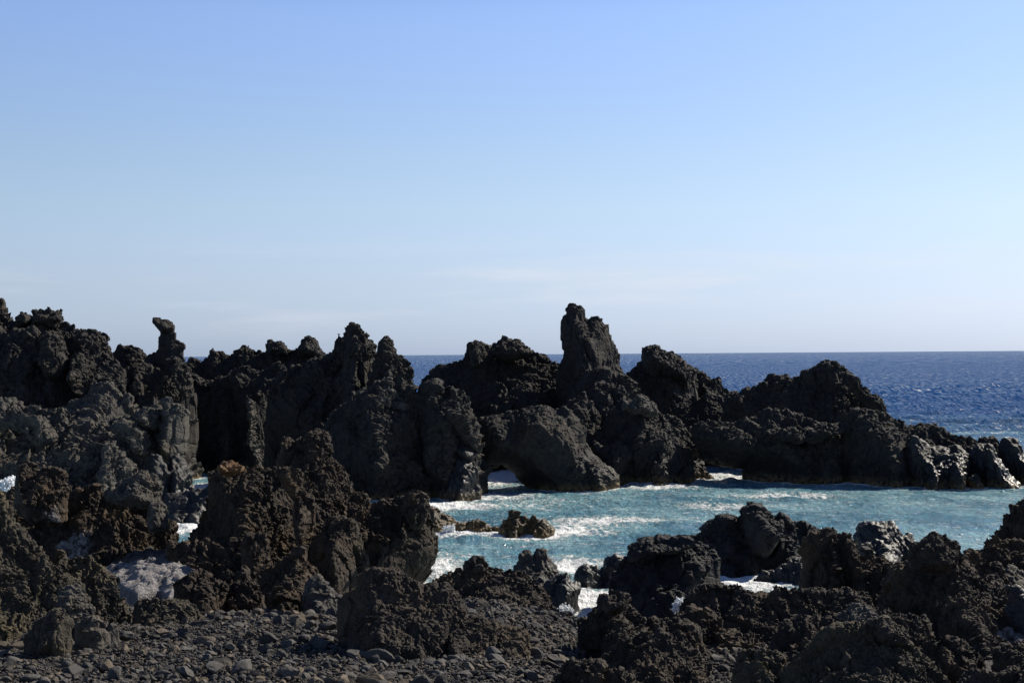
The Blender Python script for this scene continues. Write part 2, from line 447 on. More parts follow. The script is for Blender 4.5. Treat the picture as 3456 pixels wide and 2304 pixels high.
rock('lava_hoodoo', 'thin bird shaped rock pillar with a tilted head standing against the sky', 'rock pillar', [
    S(z1(1165,700,1172,620,1180,560,1190,460,1186,395,1215,366,1175,330,1160,295,1145,275,1143,245,1175,235,1224,250,1230,268,1265,262,1300,277,1322,305,1320,345,1342,382,1345,408,1382,428,1412,455,1412,490,1398,512,1395,570,1400,700), 122, 1.4, relief=.2, flat=.9, drop=False),
    S(z1(1075,620,1110,545,1150,515,1200,490,1240,520,1240,700,1075,700), 122.5, 1.6)],
    parts=[('head', [S(z1(1160,300,1145,275,1143,245,1175,235,1224,250,1230,268,1265,262,1300,277,1322,305,1320,345,1290,372,1228,368,1180,330), 121.6, 1.1, drop=False)], None, 'clinker')],
    style='clinker', amp=.28, kid_amp=.25, vox=.6)
rock('lava_cliff', 'dark broad block carrying the bird shaped pillar, its right edge catching the sun', 'cliff', [
    S(z1(955,660,1000,600,1060,595,1120,600,1200,620,1280,590,1350,560,1390,600,1430,650,1460,740,1450,790,1480,840,1500,1300,900,1300,910,780), 118, 5),
    S(z1(1300,680,1330,600,1355,562,1392,600,1430,650,1462,740,1452,790,1480,845,1420,860,1340,800), 114.5, 3, drop=False)])
rock('lava_ridge', 'long jagged crest of rough lava knobs on the skyline right of the bird shaped pillar', 'rock ridge', [
    S(z1(1330,700,1395,600,1450,550,1500,555,1512,606,1560,560,1588,500,1640,488,1690,515,1725,545,1748,560,1768,520,1800,490,1880,480,1885,458,1920,460,1950,490,1962,520,2016,515)
      + z2(20,422,80,415,85,400,120,402,140,440,150,455,190,450,200,440,203,385,215,378,280,378,300,370,310,390,328,420,360,435,400,437,430,385,450,340,475,335,510,350,545,385,555,430,578,472,700,520,700,1100,-700,1100), 134, 5)],
    style='clinker', parts=[
    ('knob', [S(z2(200,470,200,440,203,385,215,378,280,378,300,370,310,390,328,420,350,470), 132, 1.8, drop=False)]),
    ('knob', [S(z2(400,470,400,437,430,385,450,340,475,335,510,350,545,385,555,430,580,480), 132.5, 2.0, drop=False)]),
    ('ledge', [S(z1(1400,650,1480,680,1540,720,1640,730,1645,700,1700,690,1760,665,1830,680,1900,720,1960,760,2016,800,2050,1300,1400,1300), 127, 4)]),
    ('ledge', [S(z2(-60,560,0,545,60,540,120,560,160,580,230,540,270,500,320,520,335,560,300,620,220,640,140,690,100,1100,-60,1100), 126, 3)])])
rock('lava_wall', 'black overhanging rock wall with a narrow sunlit tusk along its right end', 'cliff', [
    S(z1(1250,930,1380,870,1480,840,1510,845,1560,890,1590,905,1650,900,1700,930,1740,940,1800,890,1870,875,1920,905,1930,980,1925,1080,1960,1180,1975,1250,1980,1700,1200,1700), 126.5, 3.5, relief=.12)],
    parts=[('tusk', [S(z1(1862,900,1880,878,1920,905,1932,980,1925,1080,1960,1180,1976,1250,1940,1305,1890,1250,1868,1180,1880,1060), 122.0, 1.8, drop=False)], M_GREY)])

# --- the big cliff in the middle left
rock('lava_cliff', 'massive dark headland cliff crowned by two pointed peaks left of the sea gap', 'cliff', [
    S(z2(185,1500,180,760,215,660,330,560,400,510,500,490,575,475,645,430,635,375,660,355,668,325,690,325,692,350,705,335,710,290,740,270,762,260,800,285,835,305,860,345,915,405,960,600,1000,1500), 116, 5, relief=.14),
    S(z2(640,900,690,600,700,420,745,300,762,262,800,287,835,307,860,347,915,407,940,520,930,900), 114, 4, drop=False, relief=.2),
    S(z2(860,700,895,520,920,415,950,370,990,345,1020,355,1045,390,1060,430,1075,470,1100,480,1140,500,1160,540,1168,600,1155,640,1160,690,1178,745,1200,900,1200,1500,840,1500), 110.5, 4, relief=.16),
    S(z2(560,1000,620,870,720,775,800,700,880,680,920,640,1000,620,1050,640,1080,690,1130,720,1190,742,1240,755,1260,800,1258,870,1270,950,1290,1040,1340,1090,1368,1130,1378,1210,1400,1260,1400,1340,1420,1420,1420,1600,560,1600), 103, 6.5, relief=.10, lean=.55)],
    parts=[
    ('crest', [S(z2(780,740,820,695,880,680,915,640,1000,620,1050,640,1080,690,1130,720,1190,742,1200,900,1000,900,820,860), 103.6, 3.2, drop=False, relief=.2)], M_GREY, 'clinker'),
    ('column', [S(z2(1180,760,1240,692,1300,662,1350,660,1375,690,1400,670,1440,685,1500,690,1545,730,1560,800,1590,870,1610,960,1625,1070,1610,1140,1602,1200,1610,1290,1585,1390,1585,1600,1180,1600), 103, 4, relief=.2),
                S(z2(1385,860,1440,845,1520,850,1560,890,1592,960,1610,1060,1625,1090,1600,1130,1500,1050,1440,960), 100.5, 2, drop=False)]),
    ('toe', [S(z2(1380,1280,1420,1200,1480,1150,1540,1185,1605,1215,1600,1300,1580,1385,1560,1600,1300,1600,1280,1475,1330,1440), 99, 2.6, relief=.3),
             S(z2(1420,1090,1500,1035,1560,1080,1592,1125,1560,1190,1460,1150), 100, 2, drop=False)], M_SEA, 'wet')])

# --- islands in the middle
rock('lava_hill', 'dark rounded hill with a small knob on its left shoulder, left of the tall stack', 'rock', [
    S(z3(-420,1000,-388,740,-358,660,-298,590,-238,560,-158,515,-60,497,-40,440,-33,395,2,382,42,390,67,415,112,420,152,405,165,385,185,365,235,378,280,378,320,395,370,420,410,450,450,475,500,505,555,530,640,600,760,1000,760,1140,-420,1140), 130, 7, relief=.16)],
    parts=[('knob', [S(z3(-45,500,-43,440,-33,395,2,382,42,390,67,415,90,470,60,560,-20,560), 125.5, 2.2, drop=False)], None, 'clinker'),
           ('crest', [S(z3(110,460,150,405,165,385,185,365,235,378,280,378,320,395,370,420,440,470,300,500,180,500), 126, 2.2, drop=False)], None, 'clinker')])
rock('sea_stack', 'tall upright stack with a stepped split top, the highest rock on the skyline', 'sea stack', [
    S(z3(540,560,585,500,590,460,578,400,568,350,562,290,572,220,603,180,610,150,625,118,650,113,690,133,727,143,742,180,747,228,760,213,795,206,847,218,852,258,885,260,911,290,902,315,922,360,943,410,963,460,973,530,993,570,1020,605,1020,1200,540,1200), 126.5, 3.8, relief=.16)],
    parts=[('rib', [S(z3(640,250,660,240,700,245,730,300,750,370,775,430,800,520,760,640,660,640,640,420), 124.2, 2.2, drop=False)], None, 'cliff')], style='clinker', amp=.5, kid_amp=.7, vox=.8)
rock('lava_mound', 'low dark hump at the foot of the tall stack', 'rock', [
    S(z3(600,760,680,620,740,565,830,560,870,580,900,610,960,600,1020,610,1080,660,1120,900,1120,1300,600,1300), 121, 4.5)])
rock('lava_hill', 'dark pointed rock peak with a small nub on top, right of the tall stack', 'rock', [
    S(z3(1000,640,1080,560,1105,500,1110,440,1145,410,1180,412,1220,403,1232,430,1270,440,1300,455,1340,475,1400,520,1465,570,1480,700,1500,900,1500,1150,1000,1150), 137, 6, relief=.2)],
    parts=[('slope', [S(z3(1400,640,1465,575,1500,575,1530,565,1545,600,1600,630,1640,665,1690,710,1764,720,1900,900,1900,1150,1400,1150), 141, 5)]),
           ('shoulder', [S(z3(1180,900,1240,780,1300,690,1340,730,1440,752,1500,742,1530,718,1600,740,1660,770,1700,810,1750,860,1790,920,1790,1150,1180,1150), 131, 5)], None, 'clinker'),
           ('crag', [S(z3(1105,520,1110,440,1145,410,1180,412,1220,403,1232,430,1270,440,1300,455,1340,475,1400,525,1440,600,1420,700,1300,640,1180,600), 133.0, 2.8, drop=False)], None, 'clinker')])
rock('lava_mound', 'small twin pointed rock in the dip behind the arch', 'rock', [
    S(z3(560,900,620,770,660,750,700,745,715,712,740,716,765,760,800,800,830,850,850,1000,850,1350,560,1350), 116.5, 3)])
rock('lava_arch', 'dark rock with a low sea arch at its left foot and foam showing through', 'sea arch', [
    S(z3(0,1000,30,890,70,868,130,850,200,850,300,820,400,800,480,800,560,810,600,800,640,830,700,900,740,980,755,1080,800,1120,860,1190,920,1240,948,1290,950,1620,370,1620,350,1345,300,1305,270,1280,262,1250,220,1225,180,1205,140,1218,100,1262,85,1308,55,1350,50,1620,-25,1620,-20,1390), 107.0, 3.4, relief=.07, drop=False, flat=.3, zb=-3, lean=.12),
    S(z3(640,1185,668,1170,720,1240,780,1290,830,1345,835,1600,700,1600,690,1300), 104.3, 1.3, relief=.05, lean=.1, flat=.8),
    S(z3(705,1150,730,1140,800,1185,860,1220,925,1265,945,1300,935,1600,860,1600,800,1300,740,1230), 105, 1.8, relief=.1, lean=.3)],
    amp=.5, style='cliff', mat=M_FAR)
rock('lava_boulder', 'broad rounded wave worn rock right of the sea arch', 'rock', [
    S(z3(740,1060,830,960,880,880,940,820,985,770,1050,775,1090,740,1120,738,1160,760,1200,810,1230,845,1290,845,1340,880,1380,920,1420,980,1500,1030,1523,1060,1515,1110,1490,1140,1510,1200,1540,1260,1562,1290,1560,1600,740,1600), 115, 5.5, relief=.14),
    S(z3(1040,1090,1160,990,1200,980,1290,1000,1340,1010,1365,1060,1345,1140,1300,1200,1310,1300,1310,1600,1000,1600), 111.2, 3),
    S(z3(770,1035,800,1035,850,1050,950,1045,1000,1070,1050,1110,1057,1150,1040,1190,1060,1300,1060,1600,860,1600,840,1250,780,1130), 110.8, 3),
    S(z3(1360,1260,1390,1215,1430,1200,1465,1250,1480,1600,1350,1600), 110, 1.8),
    S(z3(1285,1240,1310,1180,1330,1260,1350,1600,1270,1600), 110, 1.5)],
    parts=[('crown', [S(z3(965,830,985,770,1050,775,1090,740,1120,738,1160,760,1200,810,1228,850,1150,880,1040,860), 112.2, 2.2, drop=False)], M_GREY, 'clinker')], amp=.75)
rock('reef', 'low dark reef between the rounded rock and the right hand ridge, foam at its foot', 'rock', [
    S(z3(1400,1000,1490,935,1530,905,1640,890,1700,870,1800,880,1950,900,2050,1000,2050,1500,1400,1500), 127.5, 4)])

# --- right hand ridge
rock('lava_hill', 'dark domed hill with a sharp crest in front of the open blue sea on the right', 'rock', [
    S(z4(60,700,100,480,140,432,165,438,200,425,270,405,340,375,385,340,420,325,470,335,520,345,600,340,620,310,690,280,750,245,800,250,850,250,890,265,920,300,930,340,960,370,1000,400,1030,435,1080,450,1110,480,1130,530,1150,580,1220,900,1220,1150,60,1150), 125, 6, relief=.14),
    S(z4(880,380,900,320,932,340,960,372,1000,402,1030,437,1080,452,1112,482,1130,530,1145,580,1100,600,1000,500), 121, 3, drop=False)])
rock('lava_ridge', 'long wave worn ridge stepping down to the right into the water', 'rock ridge', [
    S(z4(215,1300,205,1000,212,955,100,935,-60,900,-120,760,-100,645,0,622,60,612,130,600,200,606,240,602,300,580,360,555,440,545,490,570,560,600,620,620,700,625,760,625,830,640,900,655,960,700,960,1300), 113, 5, relief=.16, drop=False, zb=-3),
    S(z4(350,700,420,690,520,680,620,700,700,690,780,660,860,660,900,700,700,760,560,780,400,760), 109.5, 2.6, drop=False),
    S(z4(860,690,905,600,930,550,1000,545,1080,550,1120,570,1180,590,1230,620,1260,640,1300,700,1320,900,1320,1250,850,1250), 110.5, 5, relief=.2),
    S(z4(1230,720,1260,650,1330,635,1400,630,1450,650,1520,665,1560,690,1620,705,1700,710,1740,740,1765,762,1800,740,1870,735,1890,760,1920,770,2000,800,2075,850,2200,900,2500,1000,2500,1260,1200,1260), 111.5, 4, relief=.2)],
    parts=[
    ('spur', [S(z4(1250,850,1290,760,1340,725,1390,760,1470,800,1540,790,1640,790,1700,850,1720,1000,1740,1260,1230,1260), 107, 3.2, relief=.3),
              S(z4(1420,960,1460,890,1490,960,1500,1060,1520,1260,1380,1260), 104.4, 1.8, relief=.3),
              S(z4(1560,1000,1600,880,1650,900,1680,990,1700,1260,1540,1260), 104.2, 1.8, relief=.3)], M_SEA, 'wet'),
    ('spur', [S(z4(1690,860,1740,790,1800,770,1850,790,1880,850,1930,920,1960,970,2020,1035,2100,1060,2200,1080,2200,1260,1690,1260), 107, 3.2, relief=.3),
              S(z4(1800,820,1850,790,1882,850,1935,930,1985,1000,2040,1050,2040,1260,1830,1260,1815,960), 104.8, 1.8, relief=.1),
              S(z4(1700,1010,1760,960,1800,1040,1820,1260,1690,1260), 104, 1.5, relief=.3)], M_SEA, 'wet'),
    ('spur', [S(z4(1900,800,1935,745,2000,730,2030,760,2060,800,2080,850,2200,870,2500,980,2500,1260,1900,1260), 109, 3.4, relief=.25)], M_SEA, 'wet')], amp=.9)

# --- left middle
rock('lava_mound', 'pointed grey rock with vertical ribs between the tall left cliff and the broad grey rock', 'rock', [
    S(z1(520,930,560,885,620,850,680,820,720,770,760,740,800,745,830,740,870,745,900,790,940,860,980,870,1000,930,1010,1000,1030,1400,500,1400), 107, 4, relief=.3)], mat=M_GREY)
rock('lava_outcrop', 'broad grey rock with a pale lumpy top and a leaning spire at its right end', 'rock', [
    S(z1(-700,820,-200,840,0,880,60,870,120,880,180,920,250,905,330,920,380,905,450,915,480,905,520,930,560,990,600,1015,680,1015,760,1015,850,1020,930,1000,1000,1010,1060,960,1100,925,1150,930,1200,940,1225,990,1300,1000,1400,1100,1400,1200,1385,1290,1430,1380,1445,1450,1455,1530,1470,1600,1480,1900,-700,1900), 97.5, 6.5, relief=.16, lean=.5),
    S(z1(-200,860,0,880,60,870,120,885,200,960,330,1000,430,1180,330,1240,150,1130,-200,1050), 93.2, 3.2, drop=False),
    S(z1(790,1190,860,1190,905,1290,960,1370,1005,1420,1000,1850,840,1850,860,1350), 91, 3, lean=.2),
    S(z1(850,1080,950,1040,1070,1140,1115,1220,1110,1300,1050,1260,1000,1190,900,1140), 93.5, 3, drop=False)],
    mat=M_GREY, parts=[
    ('spire', [S(z1(1190,1240,1225,1000,1245,890,1268,868,1300,900,1380,950,1417,1000,1417,1080,1404,1200,1388,1300,1320,1340,1240,1300), 95.8, 3.0, drop=False, relief=.15)]),
    ('crag', [S(z1(1030,1060,1060,960,1100,925,1150,930,1200,940,1226,1000,1220,1100,1120,1120), 95.8, 3.0, drop=False)]),
    ('foot', [S(z1(1100,1400,1140,1300,1210,1290,1260,1350,1310,1420,1300,1480,1320,1900,1060,1900), 91.5, 2.4),
              S(z1(1270,1300,1350,1270,1432,1380,1447,1450,1457,1530,1475,1600,1480,1900,1280,1900), 92.5, 2.4)], M_SEA, 'wet')])
rock('lava_slab', 'low black sloping rock between two patches of white water left of the brown outcrop', 'rock', [
    S(z5(1085,300,1180,330,1265,312,1330,280,1390,255,1450,260,1480,300,1480,430,1330,478,1280,470,1200,500,1120,510,1070,520), 88, 2.4, relief=.2)], mat=M_WET, style='wet')

# --- brown outcrops of the shore
rock('brown_outcrop', 'brown rough clinker outcrop at the left with a squared block on top', 'rock', [
    S(z5(-60,420,20,330,95,290,300,340,465,360,520,300,600,290,640,290,700,310,780,300,900,300,1000,330,1050,380,1090,420,1100,480,1150,510,1160,560,1155,630,1150,720,1150,800,0,800,-60,560), 65, 4, relief=.25)],
    style='clinker', mat=M_BROWN, parts=[
    ('block', [S(z5(95,330,100,200,120,130,160,125,200,112,225,135,240,160,310,165,350,145,400,160,425,195,440,250,458,300,465,400,440,520,250,520,90,440), 62.5, 3, drop=False)]),
    ('boulder', [S(z5(700,330,780,285,840,230,900,180,960,165,1010,190,1050,240,1082,300,1072,360,1060,395,960,420,800,400), 62.5, 2.6, drop=False)], M_GREY),
    ('knob', [S(z5(980,480,1000,400,1040,380,1090,420,1098,480,1110,560,1000,560), 61, 1.2, drop=False)], M_GREY)])
rock('brown_outcrop', 'big brown craggy outcrop with an orange tinted corner', 'rock', [
    S(z6(70,745,110,650,170,580,190,500,195,420,190,370,200,345,250,320,300,300,400,295,470,280,530,290,580,320,640,315,690,340,715,390,730,450,780,500,810,570,800,640,790,720,790,1050,70,1050), 63, 4.5, relief=.25),
    S(z6(560,450,590,250,600,230,608,140,650,130,690,165,760,150,800,120,840,97,875,110,885,150,890,190,920,240,980,290,1020,350,1030,430,1080,440,1110,460,1135,505,1160,700,1160,1050,560,1050), 65.5, 3.5, relief=.25),
    S(z6(960,600,1000,540,1060,530,1150,510,1220,510,1290,490,1340,495,1370,465,1420,470,1450,500,1460,540,1500,590,1520,640,1530,700,1543,750,1530,820,1490,880,1450,930,1420,955,1400,1010,1390,1130,900,1130), 62, 3.6, drop=False, relief=.25, zb=-1.5),
    S(z6(600,350,640,310,690,340,720,390,735,450,790,500,815,570,800,640,780,730,730,780,700,640,690,480), 59.5, 2.2, drop=False, relief=.3),
    S(z6(1330,560,1372,468,1420,470,1452,500,1462,560,1440,640,1380,660), 60, 1.8, drop=False)],
    style='clinker', mat=M_BROWN, parts=[
    ('pillar', [S(z6(790,900,800,740,840,640,900,605,960,595,1010,600,1060,650,1070,720,1095,790,1080,850,1030,880,1035,950,1010,1060,1010,1150,780,1150), 58, 2.2, relief=.2)]),
    ('cap', [S(z6(240,340,250,280,300,255,350,280,400,300,380,340,300,360), 60.6, 1.3, drop=False)],
      rock_mat('orange_lava', (.06, .036, .02), (.17, .10, .05), (.22, .12, .05), .7, fine=9, bump=.8, algae=False))])
rock('brown_boulder', 'low dark brown rock with a knobbly hump beside the white crusted patch', 'rock', [
    S(z6(-60,760,0,745,100,750,180,755,300,750,340,715,380,735,385,790,420,850,440,890,500,940,510,970,510,1000,180,1000,120,830,-60,800), 59, 1.6, relief=.3)], style='clinker', mat=M_BROWN)
rock('brown_boulder', 'small brown knob at the foot of the big brown outcrop', 'rock', [
    S(z6(380,760,430,700,510,698,528,760,500,830,470,880,460,1050,380,1050), 56.5, 1.4, relief=.3)], style='clinker', mat=M_BROWN)
rock('brown_boulder', 'rough low rubble rock in the shade under the big brown outcrop', 'rock', [
    S(z6(490,950,520,900,620,870,700,800,735,800,745,860,800,900,860,1000,850,1120,480,1120), 54, 2, relief=.35)], style='clinker', mat=M_BROWN)

# --- rocks standing in the cove
rock('weedy_rock', 'long low brown weed covered rock sloping into foam in the cove', 'rock', [
    S(z7(60,330,95,250,150,235,200,270,260,310,330,350,360,470,300,500,60,500), 82, 1.6, relief=.2),
    S(z7(290,430,330,345,400,370,500,375,560,390,620,405,645,428,650,520,280,520), 80.6, 1.1, relief=.25)], style='wet', mat=M_WEED, amp=1.2, vox=.7)
rock('weedy_rock', 'small two humped brown rock alone in the middle of the cove', 'rock', [
    S(z7(632,480,638,390,655,350,690,320,720,295,760,287,800,310,845,345,870,420,870,560,632,560), 79.3, 1.2, relief=.25),
    S(z7(820,400,850,352,880,350,940,345,980,370,1010,400,1045,427,1050,560,820,560), 79.1, .9, relief=.25)], style='wet', mat=M_WEED, amp=1.3, vox=.6)
rock('cove_rock', 'dark two pronged rock with a blunt finger, at the near edge of the cove', 'rock', [
    S(z7(740,720,745,680,790,610,830,582,890,605,910,565,950,548,1000,560,1010,610,1040,650,1070,680,1060,750,1040,820,1040,950,740,950), 57.5, 1.8, relief=.2)], style='wet', mat=M_GREY)
rock('wet_boulder', 'glossy black boulder beside the foam filled inlet', 'rock', [
    S(z7(960,880,1050,770,1090,730,1150,712,1200,750,1196,800,1245,810,1250,860,1237,950,1242,1010,1262,1060,1250,1110,1300,1180,960,1180), 55.5, 1.5, relief=.2)], style='wet', mat=M_WET)
rock('wet_boulder', 'small wet grey rock at the mouth of the foam filled inlet', 'rock', [
    S(z7(1190,760,1230,690,1290,665,1340,680,1370,710,1352,750,1330,800,1300,900,1190,900), 61.8, 1.1, relief=.25)], style='wet', mat=M_WET, vox=.8)
rock('wet_boulder', 'low wet rock leaning on the left side of the great black boulder', 'rock', [
    S(z7(1330,810,1400,730,1450,650,1500,612,1540,620,1600,620,1600,900,1330,900), 62.5, 1.2, relief=.25)], style='wet', mat=M_WET, vox=.8)
rock('wet_boulder', 'flat dark rock just above the water beyond the inlet', 'rock', [
    S(z7(1335,692,1345,674,1390,664,1440,668,1450,720,1335,720), 69, .8)], style='wet', mat=M_WET, vox=.7)
rock('great_boulder', 'great rounded black boulder with a ragged top above the foam inlet', 'rock', [
    S(z7(1462,900,1475,780,1530,700,1570,620,1640,540,1720,515,1755,520,1765,485,1800,510,1830,480,1930,480,2010,460,2080,490,2160,495,2220,550,2270,620,2288,690,2280,780,2260,870,2220,1000,2220,1200,1462,1200), 56, 3, relief=.10),
    S(z7(1590,640,1640,540,1720,515,1755,520,1765,485,1800,510,1830,480,1930,480,2010,460,2080,490,2110,540,1960,600,1800,600,1680,640), 54.8, 1.8, drop=False)], mat=M_BLACK, amp=.7)
rock('lava_mound', 'dark rock with a rounded knob standing behind the small foam pool', 'rock', [
    S(z8(-260,520,-120,480,-60,440,0,385,60,350,110,322,180,322,220,330,235,290,280,262,350,252,400,280,450,345,520,340,570,350,640,380,700,362,750,375,780,420,787,450,765,520,730,600,730,1000,-260,1000), 67, 3.2, relief=.18)],
    parts=[('knob', [S(z8(225,400,235,290,280,262,350,252,400,280,450,345,500,420,480,520,400,640,260,600), 66.2, 2.6, drop=False)])], mat=M_BLACK, style='cliff', amp=.8)
rock('wet_boulder', 'shining wedge shaped wet rock lying in the small foam pool', 'rock', [
    S(z8(330,830,360,770,390,715,480,705,560,670,640,640,710,632,740,660,760,1000,330,1000), 62.5, 1.2, relief=.12)], style='wet', mat=M_WET, vox=.7)
rock('wet_boulder', 'tall wet black rock with a hooked top between the brown domes and the pointed hill', 'rock', [
    S(z8(1070,470,1130,390,1190,352,1300,352,1350,380,1383,405,1380,430,1430,470,1480,485,1512,540,1512,600,1490,660,1480,900,1070,900), 57, 2.0, relief=.2)], style='wet', mat=M_WET,
    parts=[('hump', [S(z8(1100,520,1150,480,1220,465,1290,490,1350,550,1400,610,1412,665,1400,900,1120,900), 54.5, 1.6)])])
rock('brown_outcrop', 'dark brown outcrop with two round domes on the right side of the cove', 'rock', [
    S(z8(675,840,690,790,710,720,710,600,725,530,760,470,810,430,880,412,945,430,955,460,1000,620,1000,1150,675,1150), 51, 2.6, relief=.15),
    S(z8(930,560,955,445,1010,428,1060,450,1100,510,1112,575,1190,590,1300,600,1380,650,1370,700,1335,770,1300,850,1300,1150,900,1150), 50.5, 2.4, relief=.2)],
    style='clinker', mat=M_BROWN, parts=[('knob', [S(z8(1110,590,1130,540,1180,525,1230,540,1245,575,1200,600), 48.8, .8, drop=False)], M_GREY)])
rock('dark_headland', 'dark jagged headland rising at the right edge of the photo above the cove', 'rock', [
    S(z8(2000,700,2050,530,2110,505,2130,450,2180,390,2190,330,2250,290,2260,240,2300,190,2352,150,2600,50,3000,100,3000,1000,2000,1000), 57, 3.5, relief=.25),
    S(z8(1890,640,1895,590,1920,572,2010,575,2060,540,2140,500,2250,470,2400,520,2600,700,2600,1000,1890,1000), 54, 2.6, relief=.2)], style='clinker', mat=M_BROWN)

# --- near shore on the right
rock('brown_outcrop', 'large pointed brown lava hill with a notched summit on the right', 'rock', [
    S(z8(1300,840,1340,760,1400,690,1490,640,1520,560,1560,520,1630,490,1690,460,1730,465,1790,480,1800,495,1835,475,1870,500,1875,580,1900,610,1950,670,2050,680,2110,675,2140,700,2150,760,2200,830,2230,880,2240,950,2280,1010,2352,1070,2500,1200,2700,1300,2700,1700,1200,1700,1250,1000), 46, 4.6, relief=.22, lean=.82)],
    style='clinker', mat=M_NEAR, parts=[
    ('spur', [S(z8(1700,1100,1760,980,1880,930,1980,950,2060,1040,2120,1140,2160,1280,2160,1500,1680,1500), 41, 1.8, relief=.3)]),
    ('crest', [S(z8(1500,700,1525,560,1560,520,1630,490,1690,460,1730,465,1790,480,1800,495,1835,475,1870,500,1876,580,1860,680,1700,760), 43, 1.4, drop=False, relief=.35)])])
rock('brown_boulder', 'rough dark rock slab crossing in front of the small foam pool', 'rock', [
    S(z8(-250,1010,-200,940,-80,860,40,830,120,860,200,850,235,835,300,860,350,890,420,900,500,940,560,990,620,1020,665,1060,700,1200,700,1500,-250,1500), 44, 3.4, relief=.2, lean=.88)], style='clinker', mat=M_NEAR)
rock('brown_boulder', 'low dark ridge of clinker below the two round domes', 'rock', [
    S(z8(400,910,415,885,470,840,540,850,620,835,660,850,800,880,950,870,1000,860,1100,850,1160,880,1190,920,1240,980,1245,1060,1260,1300,400,1300), 44, 1.6, relief=.3)], style='clinker', mat=M_NEAR)
rock('wet_boulder', 'shiny black boulder at the right edge below the headland', 'rock', [
    S(z8(2220,880,2240,850,2290,838,2352,868,2500,900,2700,1000,2700,1300,2300,1300), 42, 1.2)], style='wet', mat=M_WET)
rock('brown_boulder', 'dark smooth topped rock just under the headland at the right edge', 'rock', [
    S(z8(2140,790,2160,740,2200,712,2280,700,2352,735,2500,760,2500,1100,2140,1100), 49, 1.4)], style='wet', mat=M_GREY)
rock('brown_boulder', 'wide shadowed rock behind the pale topped foreground boulder on the right', 'rock', [
    S(z8(400,1330,420,1290,500,1180,580,1100,700,1070,900,1080,960,1060,1000,1000,1100,1010,1200,1040,1232,1080,1240,1140,1280,1500,400,1500), 39.6, 2.6, relief=.2, lean=.85)], style='clinker', mat=M_NEAR,
    parts=[('cap', [S(z8(920,1080,960,1040,1000,1000,1100,1008,1200,1040,1232,1080,1220,1135,1100,1150,980,1130), 37.4, .9, drop=False)], M_GREY)])
rock('brown_boulder', 'knobbly dark rock at the foot of the pointed brown hill', 'rock', [
    S(z8(1240,1060,1330,1000,1400,1035,1500,1040,1600,1080,1640,1150,1660,1400,1230,1400), 39.5, 1.2, relief=.3)], style='clinker', mat=M_NEAR)
rock('near_boulder', 'large olive brown boulder in the bottom right foreground with a knobbly top', 'rock', [
    S(z8(400,1800,560,1500,640,1400,700,1340,780,1260,860,1195,960,1160,1040,1140,1120,1150,1220,1165,1250,1120,1310,1110,1370,1150,1440,1170,1475,1210,1470,1250,1540,1310,1580,1370,1592,1410,1660,1450,1720,1500,1750,1568,1800,1700,1800,2100,400,2100), 31.6, 3.4, relief=.16, lean=.9)],
    style='clinker', mat=M_MOSS, parts=[
    ('knob', [S(z8(1215,1200,1250,1120,1310,1110,1370,1150,1440,1170,1475,1212,1470,1260,1380,1290,1270,1270), 31.2, .8, drop=False)], M_NEAR)])
rock('near_boulder', 'rounded rough boulder at the bottom, left of the large olive brown boulder', 'rock', [
    S(z8(150,1500,180,1400,220,1330,300,1298,400,1300,500,1320,572,1370,550,1430,500,1500,480,1800,150,1800), 32.4, 1.4, relief=.2, lean=.85)], style='clinker', mat=M_MOSS)
rock('near_boulder', 'black rubble rock in the bottom right corner', 'rock', [
    S(z8(1800,1900,1880,1600,1950,1530,2020,1500,2100,1480,2200,1470,2352,1440,2600,1440,2600,2100,1800,2100), 28.5, 1.2, relief=.3)], style='clinker', mat=M_NEAR)
rock('near_boulder', 'brown topped boulder above the bottom right corner', 'rock', [
    S(z8(2080,1500,2110,1310,2200,1290,2300,1290,2400,1300,2600,1330,2600,1700,2080,1700), 33, 1.2, relief=.25)], style='clinker', mat=M_NEAR)
rock('near_boulder', 'dark hollow block in the shade left of the bottom right corner', 'rock', [
    S(z8(1500,1520,1560,1330,1640,1230,1760,1200,1900,1260,2040,1380,2080,1500,2080,1800,1500,1800), 34, 1.3, relief=.3)], style='clinker', mat=M_NEAR)

# --- near shore in the middle
rock('lava_outcrop', 'wide brown rough boulder sloping down to the right in front of the cove', 'rock', [
    S(z7(80,830,130,800,180,770,280,740,390,715,440,670,480,655,530,685,600,685,700,675,760,690,860,740,930,810,990,880,1003,960,1040,1030,1050,1110,1050,1400,80,1400), 49, 4.2, relief=.12, lean=.88)],
    style='clinker', mat=M_NEAR, parts=[('crest', [S(z7(385,740,440,670,480,655,530,685,560,720,480,760), 47, 1.0, drop=False)])])
rock('lava_outcrop', 'steep pyramid shaped boulder standing alone before the foam inlet', 'rock', [
    S(z7(1240,1330,1248,1150,1300,1060,1360,980,1380,930,1420,900,1480,880,1540,890,1580,910,1590,960,1640,1030,1700,1080,1740,1140,1760,1250,1770,1600,1240,1600), 39.7, 2.5, relief=.2, lean=.7)], style='clinker', mat=M_NEAR,
    parts=[('peak', [S(z7(1372,960,1385,930,1420,900,1480,880,1540,890,1580,910,1592,965,1540,1020,1450,1060,1380,1030), 38.6, .9, drop=False)])])
rock('lava_outcrop', 'long shadowed rock running down right of the pyramid boulder', 'rock', [
    S(z7(1390,1420,1440,1380,1520,1330,1600,1240,1720,1172,1820,1200,1920,1230,1960,1270,2060,1290,2140,1330,2190,1400,2200,1750,1390,1750), 36.2, 2.8, relief=.2, lean=.88)], style='clinker', mat=M_NEAR)
rock('brown_boulder', 'flat topped brown boulder tucked behind the long shadowed rock', 'rock', [
    S(z7(1730,1150,1760,1110,1830,1090,1940,1100,2040,1130,2120,1200,2135,1245,2100,1300,2100,1500,1730,1500), 39.5, 1.1, relief=.2)], style='clinker', mat=M_NEAR)
